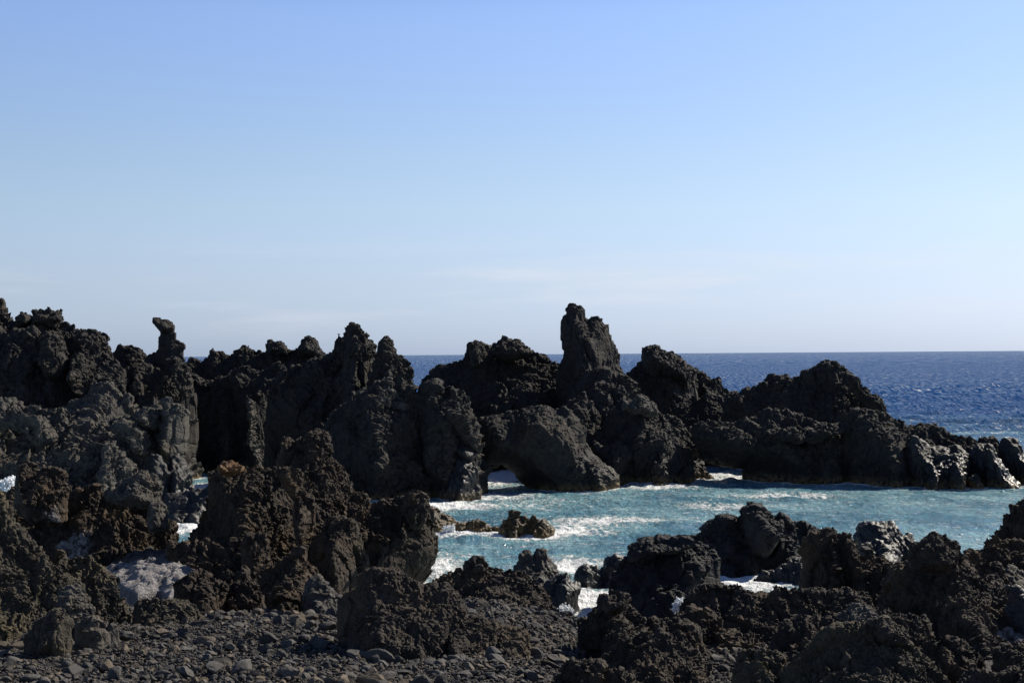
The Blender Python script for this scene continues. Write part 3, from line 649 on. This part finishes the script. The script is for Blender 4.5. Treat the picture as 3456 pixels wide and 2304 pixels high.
rock('brown_boulder', 'small rounded boulder below the great black boulder', 'rock', [
    S(z7(1930,1110,2000,1030,2080,1005,2160,1030,2230,1080,2225,1135,2190,1180,2190,1400,1930,1400), 42.5, 1.1, relief=.2)], style='clinker', mat=M_NEAR)
rock('brown_boulder', 'low dark rock in the hollow left of the pyramid boulder', 'rock', [
    S(z7(1010,1130,1060,1095,1130,1080,1250,1080,1290,1110,1290,1400,1010,1400), 46, 1.1, relief=.25)], style='clinker', mat=M_NEAR)
rock('brown_boulder', 'small smooth boulder on the edge of the rubble in the middle foreground', 'rock', [
    S(z7(860,1180,900,1155,960,1148,1060,1160,1112,1200,1115,1300,860,1300), 42.5, .8)], style='cliff', mat=M_NEAR)
rock('near_boulder', 'low layered boulder at the bottom edge in the middle', 'rock', [
    S(z7(980,1600,1000,1525,1060,1480,1130,1405,1250,1380,1380,1400,1460,1450,1550,1480,1640,1530,1660,1600,1660,1900,980,1900), 30.5, 1.0, relief=.25, lean=.7)], style='clinker', mat=M_NEAR)
rock('lava_outcrop', 'huge dark boulder with a broad shaded face, centre of the foreground', 'rock', [
    S(z6(930,1150,940,1090,1000,1030,1060,960,1090,905,1150,898,1200,900,1260,890,1300,910,1340,940,1380,960,1450,985,1490,980,1560,970,1600,1020,1660,1080,1690,1140,1720,1300,1720,1700,935,1700,935,1250), 35.5, 2.4, relief=.08, lean=.5),
    S(z7(120,1000,220,800,240,870,300,910,350,950,380,1010,400,1050,500,1070,560,1100,620,1120,700,1140,780,1150,840,1180,862,1230,850,1300,850,1900,120,1900), 35.6, 3.2, relief=.16, lean=.9)],
    style='clinker', mat=M_NEAR, amp=.75)

# --- near shore on the left
rock('near_slope', 'steep grey brown rock slope filling the bottom left corner', 'rock', [
    S(z5(-500,150,-200,230,0,330,30,370,45,430,80,470,90,520,140,560,190,600,240,660,270,710,330,760,400,830,470,880,540,930,552,965,530,1100,500,1200,500,1700,-500,1700), 40, 3.8, relief=.2, lean=.88)],
    style='clinker', mat=M_MOSS, parts=[
    ('hump', [S(z5(410,960,440,930,500,925,550,970,560,1060,600,1090,600,1300,400,1300), 37, 1.0)], M_GREY)])
rock('near_boulder', 'olive crusted rounded boulder behind the bottom left slope', 'rock', [
    S(z5(330,760,400,700,440,745,520,718,600,728,640,780,700,840,760,890,800,950,810,1020,795,1080,760,1130,740,1300,400,1300), 41.5, 1.6, relief=.2, lean=.7)], style='clinker', mat=M_MOSS)
rock('near_boulder', 'brown crusted boulder at the foot of the bottom left slope', 'rock', [
    S(z5(170,1300,205,1240,250,1160,320,1130,345,1080,385,1060,440,1080,480,1120,492,1200,485,1290,470,1600,170,1600), 34.3, .9, relief=.2)], style='clinker', mat=M_MOSS, vox=1.1)
rock('near_boulder', 'blocky boulder with a smooth blue grey face on the pebbles, lower left', 'rock', [
    S(z5(488,1270,500,1180,560,1140,640,1128,700,1160,760,1180,783,1220,765,1280,740,1500,500,1500), 35.5, .8, relief=.2)], style='cliff', mat=M_GREY, amp=.45, vox=1.1)
rock('near_boulder', 'long mossy hump half buried in the pebbles', 'rock', [
    S(z5(870,1060,900,1010,1000,1000,1100,1018,1200,1030,1250,1060,1300,1110,1350,1160,1400,1220,1420,1300,870,1300), 40.5, 1.3, relief=.2, lean=.8)], style='clinker', mat=M_MOSS, amp=.8)
rock('near_boulder', 'round rough boulder between the pebbles and the white crusted patch', 'rock', [
    S(z5(1160,960,1190,915,1250,870,1350,828,1420,860,1480,930,1502,985,1500,1150,1160,1150), 47.5, 1.2, relief=.2)], style='clinker', mat=M_BROWN)
rock('near_boulder', 'layered sloping boulder at the back of the pebble beach', 'rock', [
    S(z5(1430,860,1500,828,1600,850,1700,920,1752,980,1745,1040,1740,1200,1430,1200), 48.5, 1.2, relief=.25)], style='cliff', mat=M_BROWN)
rock('near_boulder', 'small spiky dark boulder at the back of the pebble beach', 'rock', [
    S(z6(540,1095,560,1020,610,980,650,985,700,1030,722,1080,725,1250,540,1250), 46.5, .9)], style='clinker', mat=M_BROWN)
rock('near_boulder', 'pale capped boulder between the pebbles and the big brown outcrop', 'rock', [
    S(z6(735,1120,745,1040,770,985,820,970,870,1000,900,1040,962,1050,955,1120,940,1300,735,1300), 46, 1.0)], style='cliff', mat=M_GREY, amp=.6)
print('rocks', time.time()-T0, 'verts', sum(len(m.vertices) for m in bpy.data.meshes))

# ------------------------------------------------------------------ shore ground
def grid(xs, ys):
    X, Y = np.meshgrid(xs, ys); n, m = X.shape
    i = np.arange(n*m).reshape(n, m)
    f = np.stack([i[:-1, :-1], i[:-1, 1:], i[1:, 1:], i[1:, :-1]], -1).reshape(-1, 4)
    return X.ravel(), Y.ravel(), f
X, Y, f = grid(np.arange(-45, 45, .12), np.arange(2, 72, .12))
Zg = ground_z(X, Y)
p3 = np.stack([X, Y, Zg*0], -1)
Zg = Zg - .06 + .02*fbm(p3*2.2, 3, 80)
wide = [(-45, 2), (45, 2)]
g_me = mesh_from('pebble_beach', np.stack([X, Y, Zg], -1), f)
M_GRAVEL = rock_mat('beach_gravel', (.026, .025, .025), (.070, .066, .062), (.09, .075, .06), .5, fine=16, bump=1.0, algae=False)
g_me.materials.append(M_GRAVEL)
ground = tag(link('pebble_beach', g_me), kind='structure')
bx, by, f = grid(np.array([-4000, -45.1, 45.1, 4000.]), np.array([-4000., -900, -200, 2.05]))
bed = mesh_from('ground', np.stack([bx, by, np.full_like(bx, 4.6)], -1), f, [M_GRAVEL])
tag(link('ground', bed), kind='structure')
X, Y, f = grid(np.array([-3000., -800, -200, 0, 200, 800, 3000]), np.array([60., 140, 400, 1200, 5000, 30000]))
M_BED = rock_mat('sea_bed_rock', (.02, .02, .02), (.05, .05, .05), (.06, .05, .04), .4, algae=False)
tag(link('sea_bed', mesh_from('sea_bed', np.stack([X, Y, np.where(Y < 61, -3.2, -12.0)], -1), f, [M_BED])), kind='structure')

# the white crusted patch: a low hummocky sheet of rock lying on the shore
def patch(pts, zlev, name, mat, label, thick=.9):
    P = np.array([on_level(px, py, zlev) for px, py in pts])
    g = .075
    x0, y0 = P.min(0)-.3; x1, y1 = P.max(0)+.3
    xs = np.arange(x0, x1, g); ys = np.arange(y0, y1, g)
    XX, YY = np.meshgrid(xs, ys); M = in_poly(XX, YY, P); M[0] = M[-1] = False; M[:, 0] = M[:, -1] = False
    d = edt(M)*g
    q = np.stack([XX.ravel(), YY.ravel(), np.zeros(XX.size)], -1)
    z = .16*fbm(q*.45, 3, 91).reshape(XX.shape)+.13*ridged(q*1.2, 5, 92, .6).reshape(XX.shape)-.22*cells(q*1.3, 93).reshape(XX.shape)+.10*facets(q*2.2, 94).reshape(XX.shape)
    top = zlev - .5 + .5*np.sqrt(np.clip(d/1.2, 0, 1)) + z*np.clip(d/.6, 0, 1)
    idx = -np.ones(M.shape, int); k = M.sum(); idx[M] = np.arange(k)
    vt = np.stack([XX[M], YY[M], top[M]], -1); vb = np.stack([XX[M], YY[M], np.full(k, zlev-1.6)], -1)
    qq = M[:-1, :-1] & M[1:, :-1] & M[:-1, 1:] & M[1:, 1:]
    a = idx[:-1, :-1][qq]; b = idx[:-1, 1:][qq]; c = idx[1:, 1:][qq]; e_ = idx[1:, :-1][qq]
    ft = np.stack([a, b, c, e_], -1); fb = np.stack([e_, c, b, a], -1)+k
    E = np.concatenate([ft[:, [0, 1]], ft[:, [1, 2]], ft[:, [2, 3]], ft[:, [3, 0]]])
    key = E[:, 0].astype(np.int64)*(k+1)+E[:, 1]; rk = E[:, 1].astype(np.int64)*(k+1)+E[:, 0]
    bd = E[~np.isin(key, rk)]
    fs = np.stack([bd[:, 1], bd[:, 0], bd[:, 0]+k, bd[:, 1]+k], -1)
    o = link(name, mesh_from(name, np.concatenate([vt, vb]), np.concatenate([ft, fb, fs]), [mat]))
    return tag(o, label, 'rock')
patch(z5(650,770,730,720,840,680,920,660,1000,655,1100,680,1250,690,1350,710,1368,770,1352,840,1250,870,1150,935,1100,945,1050,895,900,925,830,895,780,850,700,830), 1.7, 'crusted_slab', M_SALT,
      'pale slab of rock crusted with white salt between the brown outcrops', )

# ------------------------------------------------------------------ stones
def ico(sub):
    import bmesh
    bm = bmesh.new(); bmesh.ops.create_icosphere(bm, subdivisions=sub, radius=1)
    v = np.array([x.co[:] for x in bm.verts]); f = np.array([[q.index for q in p.verts] for p in bm.faces]); bm.free()
    return v, f
def stone_shape(sub, seed, fac=.5):
    v, f = ico(sub); r = np.random.RandomState(seed)
    for k in range(r.randint(9, 14)):                            # broken faces
        n = r.normal(size=3); n /= np.linalg.norm(n); h = r.uniform(.34, .74)
        dd = v @ n; m = dd > h; v[m] -= np.outer((dd[m]-h)*r.uniform(.9, 1), n)
    v = v*(1+.10*fbm(v*2.2+seed*5, 3, seed)[:, None])
    v = v*np.array([r.uniform(.8, 1.2), r.uniform(.65, 1.0), r.uniform(.45, .8)])
    return v, f
M_STONE = [rock_mat('stone_grey', (.042, .041, .040), (.098, .093, .087), (.13, .11, .085), .4, fine=26, bump=.5, algae=False),
           rock_mat('stone_dark', (.030, .029, .029), (.070, .066, .062), (.09, .07, .05), .5, fine=26, bump=.6, algae=False),
           rock_mat('stone_tan', (.060, .050, .040), (.14, .115, .088), (.16, .12, .07), .5, fine=26, bump=.5, algae=False)]
# places on the beach: spread evenly, thinned where big rocks stand
dgr = bpy.context.evaluated_depsgraph_get()
def stones_at(n, seed):
    r = np.random.RandomState(seed)
    y = 26+28*r.rand(n)**.8; x = (r.rand(n)*2-1)*(y*.39+1.5)
    return x, y
def visible_zone(x, y):
    # the pebble beach proper is left of the centre; thinner among the rocks on the right
    return np.where(x < 3.2, 1.0, .45)
r = np.random.RandomState(155)
x, y = stones_at(78000, 5)
size = .040*(r.pareto(2.6, len(x))+1); size = np.where(size > .15, .10+.18*r.rand(len(x))**2, size)
z = ground_z(x, y)
order = np.argsort(-size/y)
# in the photograph's frame and on the open part of the beach
d = np.stack([x, y, z-CAM_H], -1) @ RN
u = 1728+F*d[:, 0]/-d[:, 2]; v_ = 1152-F*d[:, 1]/-d[:, 2]
beach_poly = np.array(z5(-100,1330,300,1300,500,1300,560,1320,800,1150,900,1200,1200,1260,1420,1250,1400,1010,1760,1050) + z6(700,1100,930,1160,950,1330,1100,1410,1450,1510,1500,1568) + [(1560, 2330), (-100, 2330)])
mid_poly = np.array(z7(780,1290,860,1220,1000,1240,1240,1230,1270,1370,1120,1400,980,1500,860,1600,700,1600,780,1450,560,1320))
onb = in_poly(u, v_, beach_poly) | in_poly(u, v_, mid_poly)
inb = (u > -120) & (u < 3580) & (v_ > 1700) & (v_ < 2420)
onb0 = onb
onb = onb | (inb & (v_ > 1990) & (u < 2750))
use = (onb & inb & (r.rand(len(x)) < .9)) | (inb & (r.rand(len(x)) < .12) & (size > .035)) | (~inb & (r.rand(len(x)) < .04) & (size > .05))
big = [i for i in order if onb0[i] and use[i] and y[i] < 49][:300]
variants = [stone_shape(3, 100+k) for k in range(12)]
vm = [mesh_from('stone', v*1.0, f, [M_STONE[k % 3 if k % 4 else 0]], smooth=False) for k, (v, f) in enumerate(variants)]
first = None
rr = np.random.RandomState(9)
for n, i in enumerate(big):
    me = vm[rr.randint(12)]
    if first is None: o = link('stone', me); first = o
    else:
        o = first.copy(); o.data = me; scene.collection.objects.link(o)
    s = float(size[i])*1.15
    s *= 0.95; o.scale = (s*rr.uniform(.85, 1.2), s*rr.uniform(.85, 1.2), s)
    o.rotation_euler = (rr.uniform(-.35, .35), rr.uniform(-.35, .35), rr.uniform(0, 6.28))
    o.location = (float(x[i]), float(y[i]), float(z[i])+s*.30)
    zone = ('below the bottom left slope' if u[i] < 650 else 'near the mossy hump' if u[i] < 1350
            else 'below the huge dark boulder' if u[i] < 1900 else 'among the right hand boulders')
    tint_ = {'stone_grey': 'bluish grey', 'stone_dark': 'dark brown', 'stone_tan': 'pale tan'}[me.materials[0].name]
    tag(o, '%s loose stone on the pebbles %s' % (tint_, zone), 'stone', '%s stones %s' % (tint_, zone))
bigset = set(big)
rest = np.array([i for i in range(len(x)) if use[i] and i not in bigset])
print('stones', len(rest))
lo = [stone_shape(1, 300+k) for k in range(16)]; hi = [stone_shape(2, 400+k) for k in range(16)]
V, Fc, Mi, n = [], [], [], 0
def rotm(a, b, c):
    ca, sa, cb, sb, cc, sc_ = np.cos(a), np.sin(a), np.cos(b), np.sin(b), np.cos(c), np.sin(c)
    return np.array([[cc, -sc_, 0], [sc_, cc, 0], [0, 0, 1]]) @ np.array([[cb, 0, sb], [0, 1, 0], [-sb, 0, cb]]) @ np.array([[1, 0, 0], [0, ca, -sa], [0, sa, ca]])
for i in rest:
    sh = (hi if size[i] > .085 else lo)[rr.randint(16)]
    s = size[i]*1.15
    v = (sh[0]*s) @ rotm(rr.uniform(-.5, .5), rr.uniform(-.5, .5), rr.uniform(0, 6.28)).T + (x[i], y[i], z[i]+s*.25)
    V.append(v); Fc.append(sh[1]+n); n += len(v); Mi.append(np.full(len(sh[1]), rr.choice([0, 0, 1, 1, 1, 2])))
me = mesh_from('gravel', np.concatenate(V), np.concatenate(Fc), M_STONE, smooth=False)
me.polygons.foreach_set('material_index', np.concatenate(Mi).astype(np.int32))
tag(link('gravel', me), kind='stuff')
print('stones', time.time()-T0)

# ------------------------------------------------------------------ water
WL = np.concatenate(WATERLINE)
cs = .25; wx0, wx1, wy0, wy1 = -62, 72, 50, 150
W_ = int((wx1-wx0)/cs); H_ = int((wy1-wy0)/cs)
occ = np.ones((H_, W_), bool)
ii = ((WL[:, 1]-wy0)/cs).astype(int); jj = ((WL[:, 0]-wx0)/cs).astype(int)
ok = (ii >= 0) & (ii < H_) & (jj >= 0) & (jj < W_); occ[ii[ok], jj[ok]] = False
DIST = edt(occ)*cs
def sample(x, y):
    a = np.clip((x-wx0)/cs-.5, 0, W_-1.001); b = np.clip((y-wy0)/cs-.5, 0, H_-1.001)
    i0, j0 = b.astype(int), a.astype(int); fa, fb_ = a-j0, b-i0
    return (DIST[i0, j0]*(1-fa)+DIST[i0, j0+1]*fa)*(1-fb_)+(DIST[i0+1, j0]*(1-fa)+DIST[i0+1, j0+1]*fa)*fb_
# boils of foam (centre pixel, half sizes in metres, amount)
BOIL = []
def boil(pt, rx, ry, a): X0, Y0 = on_level(*pt, 0.); BOIL.append((X0, Y0, rx, ry, a))
boil(z3(170, 1280)[0], 2.6, 7, 1.0); boil(z3(160, 1240)[0], 2.6, 6, 1.0)
boil(z3(40, 1400)[0], 4.5, 3, .75); boil(z3(1640, 1262)[0], 3.4, 5, .75); boil(z4(120, 990)[0], 3, 4, .8)
boil(z5(1240, 530)[0], 2.4, 4.5, 1.0); boil(z5(1330, 285)[0], 3.2, 5, .95)
boil(z7(1330, 980)[0], 2.4, 4.2, 1.05); boil(z7(1280, 1010)[0], 1.3, 2.5, 1.0); boil(z8(160, 800)[0], 2.4, 2.8, 1.05); boil(z8(330, 850)[0], 2, 2, .8)
boil(z7(1140, 690)[0], 2.2, 3.5, .8); boil(z7(150, 720)[0], 2.5, 7, .62)
boil(z7(270, 425)[0], 2.2, 2.2, 1.0); boil(z7(450, 452)[0], 3.4, 1.6, .9); boil(z7(1150, 425)[0], 3.4, 2.2, .72)
boil(z7(330, 235)[0], 3.4, 3, .8); boil(z7(180, 240)[0], 2.5, 2.5, .9)
boil(z7(1650, 90)[0], 7, 3.2, .70); boil(z7(1350, 350)[0], 4, 3, .66); boil(z7(1700, 340)[0], 2.6, 2, .62); boil(z8(560, 160)[0], 5, 2.4, .68); boil(z8(130, 250)[0], 3, 1.6, .6)
boil(z7(2200, 235)[0], 3.5, 2.4, .55); boil(z7(900, 200)[0], 8, 6, .42); boil(z4(1860, 705)[0], 6, 3, .62); boil(z4(1650, 640)[0], 7, 4, .5); boil(z4(1980, 735)[0], 4, 3, .55); boil(z4(1300, 620)[0], 5, 4, .5)
ys = [50.0]
while ys[-1] < 420: ys.append(ys[-1]+max(.16, (ys[-1]/100)**2*.22))
while ys[-1] < 60000: ys.append(ys[-1]*1.035)
ys = np.array(ys)
us = np.concatenate([[-3, -1.2], np.arange(-.56, .56, .0021), [1.2, 3]])
U, Yg = np.meshgrid(us, ys); n_, m_ = U.shape
Xg = U*(Yg+30)/1.30
i = np.arange(n_*m_).reshape(n_, m_)
f = np.stack([i[:-1, :-1], i[:-1, 1:], i[1:, 1:], i[1:, :-1]], -1).reshape(-1, 4)
X, Y = Xg.ravel(), Yg.ravel()
near = np.clip((Y < 148), 0, 1)
dist = np.where(Y < 149, sample(X, Y), 50.)
wr = np.random.RandomState(3)
def waves(n, l0, l1, amp, spread, main, dmax=None):
    h = np.zeros_like(X)
    for k in range(n):
        L = l0*(l1/l0)**wr.rand(); th = main+wr.normal()*spread
        ph = wr.rand()*6.28; a = amp*L/((l0*l1)**.5)/n**.5
        s = np.sin((X*math.cos(th)+Y*math.sin(th))*2*math.pi/L+ph)
        h += a*(1-2*np.abs(s))*.5+a*.5*s if k % 2 else a*s
    return h
hn = waves(14, 2.2, 8, .060, .7, -1.9)+waves(26, .55, 2.0, .020, .9, -1.8)
warp = fbm(np.stack([X*.25, Y*.16, X*0], -1), 3, 120)
hn = hn*(1+.5*warp)
hf = waves(16, 4.5, 22, .26, .55, -2.1)+waves(20, 1.6, 5, .10, .8, -2.0)*np.clip((420-Y)/200, 0, 1)
fade = np.clip((Y-135)/60, 0, 1); far_fade = np.clip((900-Y)/600, 0, 1)
h = hn*(1-fade*.3)*np.clip((400-Y)/200, 0, 1) + hf*fade*far_fade
foam = np.exp(-np.maximum(dist-.1, 0)/.40)*.52 + np.exp(-dist/2.6)*.24 + .16*warp*np.exp(-dist/3)
boils = np.zeros_like(X)
for bx_, by_, rx, ry, a in BOIL:
    q = ((X-bx_)/rx)**2+((Y-by_)/ry)**2
    boils = np.maximum(boils, a*np.exp(-q*.75))
foam = np.maximum(foam, boils)
h = h + boils*.18*fbm(np.stack([X*1.1, Y*.8, X*0], -1), 3, 130) + foam*.03
shal = np.maximum(np.clip(1-(Y-118-6*warp)/38, 0, 1), np.clip(.42-(Y-150-20*warp)/220, 0, .42)*(Y > 130))
shal = np.maximum(shal, np.clip(.55-np.hypot((X-42)/26, (Y-165)/34), 0, 1))      # paler water off the end of the ridge
me = mesh_from('sea', np.stack([X, Y, h], -1), f)
for nm, arr in (('foam', foam), ('shallow', shal)):
    at = me.attributes.new(nm, 'FLOAT', 'POINT'); at.data.foreach_set('value', arr.astype(np.float32))
m, nt = new_mat('sea_water')
g = nd(nt, 'ShaderNodeNewGeometry'); P = g.outputs['Position']
af = nd(nt, 'ShaderNodeAttribute', attribute_name='foam').outputs['Fac']
ash = nd(nt, 'ShaderNodeAttribute', attribute_name='shallow').outputs['Fac']
def mapped(sc):
    q = nd(nt, 'ShaderNodeMapping'); q.inputs['Scale'].default_value = sc; nt.links.new(P, q.inputs[0]); return q.outputs[0]
nA = noise(nt, mapped((.16, .10, .2)), 1, 4, .6)
nB = noise(nt, mapped((1.1, .55, .5)), 1, 9, .74)
nC = noise(nt, mapped((3.4, 1.5, 1)), 1, 6, .74)
deep = mixc(nt, nA, (.006, .040, .150), (.014, .072, .215))
cove = mixc(nt, smooth(nt, nA, .38, .62), (.075, .200, .275), (.200, .375, .435))
col = mixc(nt, ash, deep, cove)
# foam: lace from ridged noise, solid where the amount is high
lace = math_(nt, 'ABSOLUTE', math_(nt, 'SUBTRACT', nB, .5))
lace = smooth(nt, lace, .085, .0)
fa = math_(nt, 'ADD', math_(nt, 'MULTIPLY', af, 1.0), math_(nt, 'MULTIPLY', math_(nt, 'SUBTRACT', nC, .5), 1.5))
fa = math_(nt, 'ADD', fa, math_(nt, 'MULTIPLY', lace, math_(nt, 'ADD', math_(nt, 'MULTIPLY', ash, .20), .02)))
fa = math_(nt, 'ADD', fa, math_(nt, 'MULTIPLY', math_(nt, 'MULTIPLY', smooth(nt, nA, .5, .68), ash), .12))
fm = smooth(nt, fa, .52, .80)
# white caps on the open sea
spy = nd(nt, 'ShaderNodeSeparateXYZ'); nt.links.new(P, spy.inputs[0]); PY = spy.outputs['Y']
def byd(n0, n1, n2):
    a = nd(nt, 'ShaderNodeMix', data_type='FLOAT'); nt.links.new(smooth(nt, PY, 170, 380), a.inputs[0]); nt.links.new(n0, a.inputs[2]); nt.links.new(n1, a.inputs[3])
    b = nd(nt, 'ShaderNodeMix', data_type='FLOAT'); nt.links.new(smooth(nt, PY, 600, 1600), b.inputs[0]); nt.links.new(a.outputs[0], b.inputs[2]); nt.links.new(n2, b.inputs[3])
    return b.outputs[0]
nD = byd(noise(nt, mapped((1.1, .30, .2)), 1, 3, .7), noise(nt, mapped((.8, .08, .2)), 1, 3, .7), noise(nt, mapped((.30, .010, .2)), 1, 3, .7))
nE = noise(nt, mapped((.022, .012, .02)), 1, 3, .5)
wc = smooth(nt, math_(nt, 'ADD', nD, math_(nt, 'MULTIPLY', math_(nt, 'SUBTRACT', nE, .5), .22)), .625, .665)
wc = math_(nt, 'MULTIPLY', wc, math_(nt, 'SUBTRACT', 1.0, ash, True))
fm = math_(nt, 'MAXIMUM', fm, math_(nt, 'MULTIPLY', wc, .75))
nG = noise(nt, mapped((3.6, 1.5, 1)), 1, 3, .8)
nS = noise(nt, mapped((.10, .55, .2)), 1, 4, .6)
streak = smooth(nt, math_(nt, 'ABSOLUTE', math_(nt, 'SUBTRACT', nS, .47)), .016, .003)
streak = math_(nt, 'MULTIPLY', math_(nt, 'MULTIPLY', streak, smooth(nt, nC, .45, .58)), math_(nt, 'MULTIPLY', smooth(nt, ash, .6, 1), .8))
fm = math_(nt, 'MAXIMUM', fm, streak)
foam_glint = math_(nt, 'MULTIPLY', smooth(nt, math_(nt, 'ADD', nG, math_(nt, 'MULTIPLY', math_(nt, 'SUBTRACT', nA, .5), .9)), .66, .73), math_(nt, 'MULTIPLY', smooth(nt, ash, .5, 1), .85))  # white dots in the cove: foam flecks that double as painted sun glints
fm = math_(nt, 'MAXIMUM', fm, foam_glint)
col = mixc(nt, math_(nt, 'MULTIPLY', smooth(nt, fa, .30, .6), .35), col, (.18, .42, .44))
col = mixc(nt, fm, col, (.82, .84, .84))
b1 = noise(nt, mapped((2.6, 1.3, 1)), 1, 5, .65)
b2 = noise(nt, mapped((.9, .40, .4)), 1, 6, .68)
hh = math_(nt, 'ADD', math_(nt, 'MULTIPLY', b1, .12), math_(nt, 'MULTIPLY', b2, .8))
hh = math_(nt, 'ADD', hh, math_(nt, 'MULTIPLY', fm, .12))
bp = nd(nt, 'ShaderNodeBump'); bp.inputs['Strength'].default_value = .85; bp.inputs['Distance'].default_value = 1.0
nt.links.new(hh, bp.inputs['Height'])
df_ = nd(nt, 'ShaderNodeBsdfDiffuse'); nt.links.new(col, df_.inputs[0]); nt.links.new(bp.outputs[0], df_.inputs['Normal'])
gl = nd(nt, 'ShaderNodeBsdfGlossy'); gl.inputs['Roughness'].default_value = .13; nt.links.new(bp.outputs[0], gl.inputs['Normal'])
fr = nd(nt, 'ShaderNodeFresnel'); fr.inputs['IOR'].default_value = 1.333; nt.links.new(bp.outputs[0], fr.inputs['Normal'])
chop = byd(noise(nt, mapped((2.2, .70, .3)), 1, 3, .7), noise(nt, mapped((1.6, .16, .3)), 1, 2, .6), noise(nt, mapped((.5, .02, .3)), 1, 2, .6))
chop2 = noise(nt, mapped((.10, .035, .05)), 1, 5, .65)
chp = math_(nt, 'ADD', smooth(nt, chop, .425, .575, .0, 1.8), smooth(nt, chop2, .4, .7, -.1, .2))
calm = nd(nt, 'ShaderNodeMix', data_type='FLOAT'); nt.links.new(smooth(nt, ash, .5, 1, 0, .5), calm.inputs[0]); nt.links.new(chp, calm.inputs[2]); calm.inputs[3].default_value = 1.05
chp = math_(nt, 'MULTIPLY', calm.outputs[0], smooth(nt, ash, 0, 1, .62, 1.15))
ff_ = math_(nt, 'MULTIPLY', math_(nt, 'MULTIPLY', smooth(nt, fr.outputs[0], 0, .8, .02, .60), chp), math_(nt, 'SUBTRACT', 1.0, fm, True))
mx = nd(nt, 'ShaderNodeMixShader'); nt.links.new(ff_, mx.inputs[0]); nt.links.new(df_.outputs[0], mx.inputs[1]); nt.links.new(gl.outputs[0], mx.inputs[2])
o = nd(nt, 'ShaderNodeOutputMaterial'); nt.links.new(mx.outputs[0], o.inputs[0])
me.materials.append(m)
tag(link('sea', me), kind='structure')

# ------------------------------------------------------------------ spray thrown up at the rocks
M_SPRAY, nt = new_mat('spray')
bs = nd(nt, 'ShaderNodeBsdfPrincipled'); bs.inputs['Base Color'].default_value = (.85, .87, .88, 1); bs.inputs['Roughness'].default_value = .6
o = nd(nt, 'ShaderNodeOutputMaterial'); nt.links.new(bs.outputs[0], o.inputs[0])
dv, df = ico(1)
def spray(pts, D, n, seed, label_name='sea_spray', r0=.012, r1=.06, depth=.8):
    r = np.random.RandomState(seed); P = at_depth(np.array(pts, float), D); V, Fc, k = [], [], 0
    lo_, hi_ = P.min(0), P.max(0); c0 = P.mean(0)
    while k < n:
        q = lo_+(hi_-lo_)*r.rand(2)
        q = c0+(q-c0)*r.uniform(.6, 1.12)
        if not in_poly(np.array([c0[0]+(q[0]-c0[0])*.9]), np.array([c0[1]+(q[1]-c0[1])*.9]), P)[0]: continue
        s = r0*(r1/r0)**(r.rand()**2)
        V.append(dv*s*(1, 1, r.uniform(.8, 1.6))+(q[0], D+r.normal()*depth*.4, q[1])); Fc.append(df+k*len(dv)); k += 1
    tag(link('sea_spray', mesh_from('sea_spray', np.concatenate(V), np.concatenate(Fc), [M_SPRAY])), kind='stuff')
spray(z5(-30,330,0,250,30,230,60,212,95,235,100,265,60,300,20,325), 76, 1500, 1, r1=.10)
spray(z7(1930,1030,1960,960,1990,930,2040,935,2085,945,2060,975,1990,1000,1960,1040), 51, 700, 2, r1=.045, depth=.4)
spray(z7(1060,1080,1080,1010,1130,970,1180,1010,1210,1050,1160,1075), 53, 500, 3, r1=.04, depth=.4)
spray(z7(190,440,220,395,300,372,310,430,420,440,630,440,630,455,200,455), 79.2, 900, 4, r1=.06, depth=.3)
print('done', time.time()-T0, 'verts', sum(len(m.vertices) for m in bpy.data.meshes))
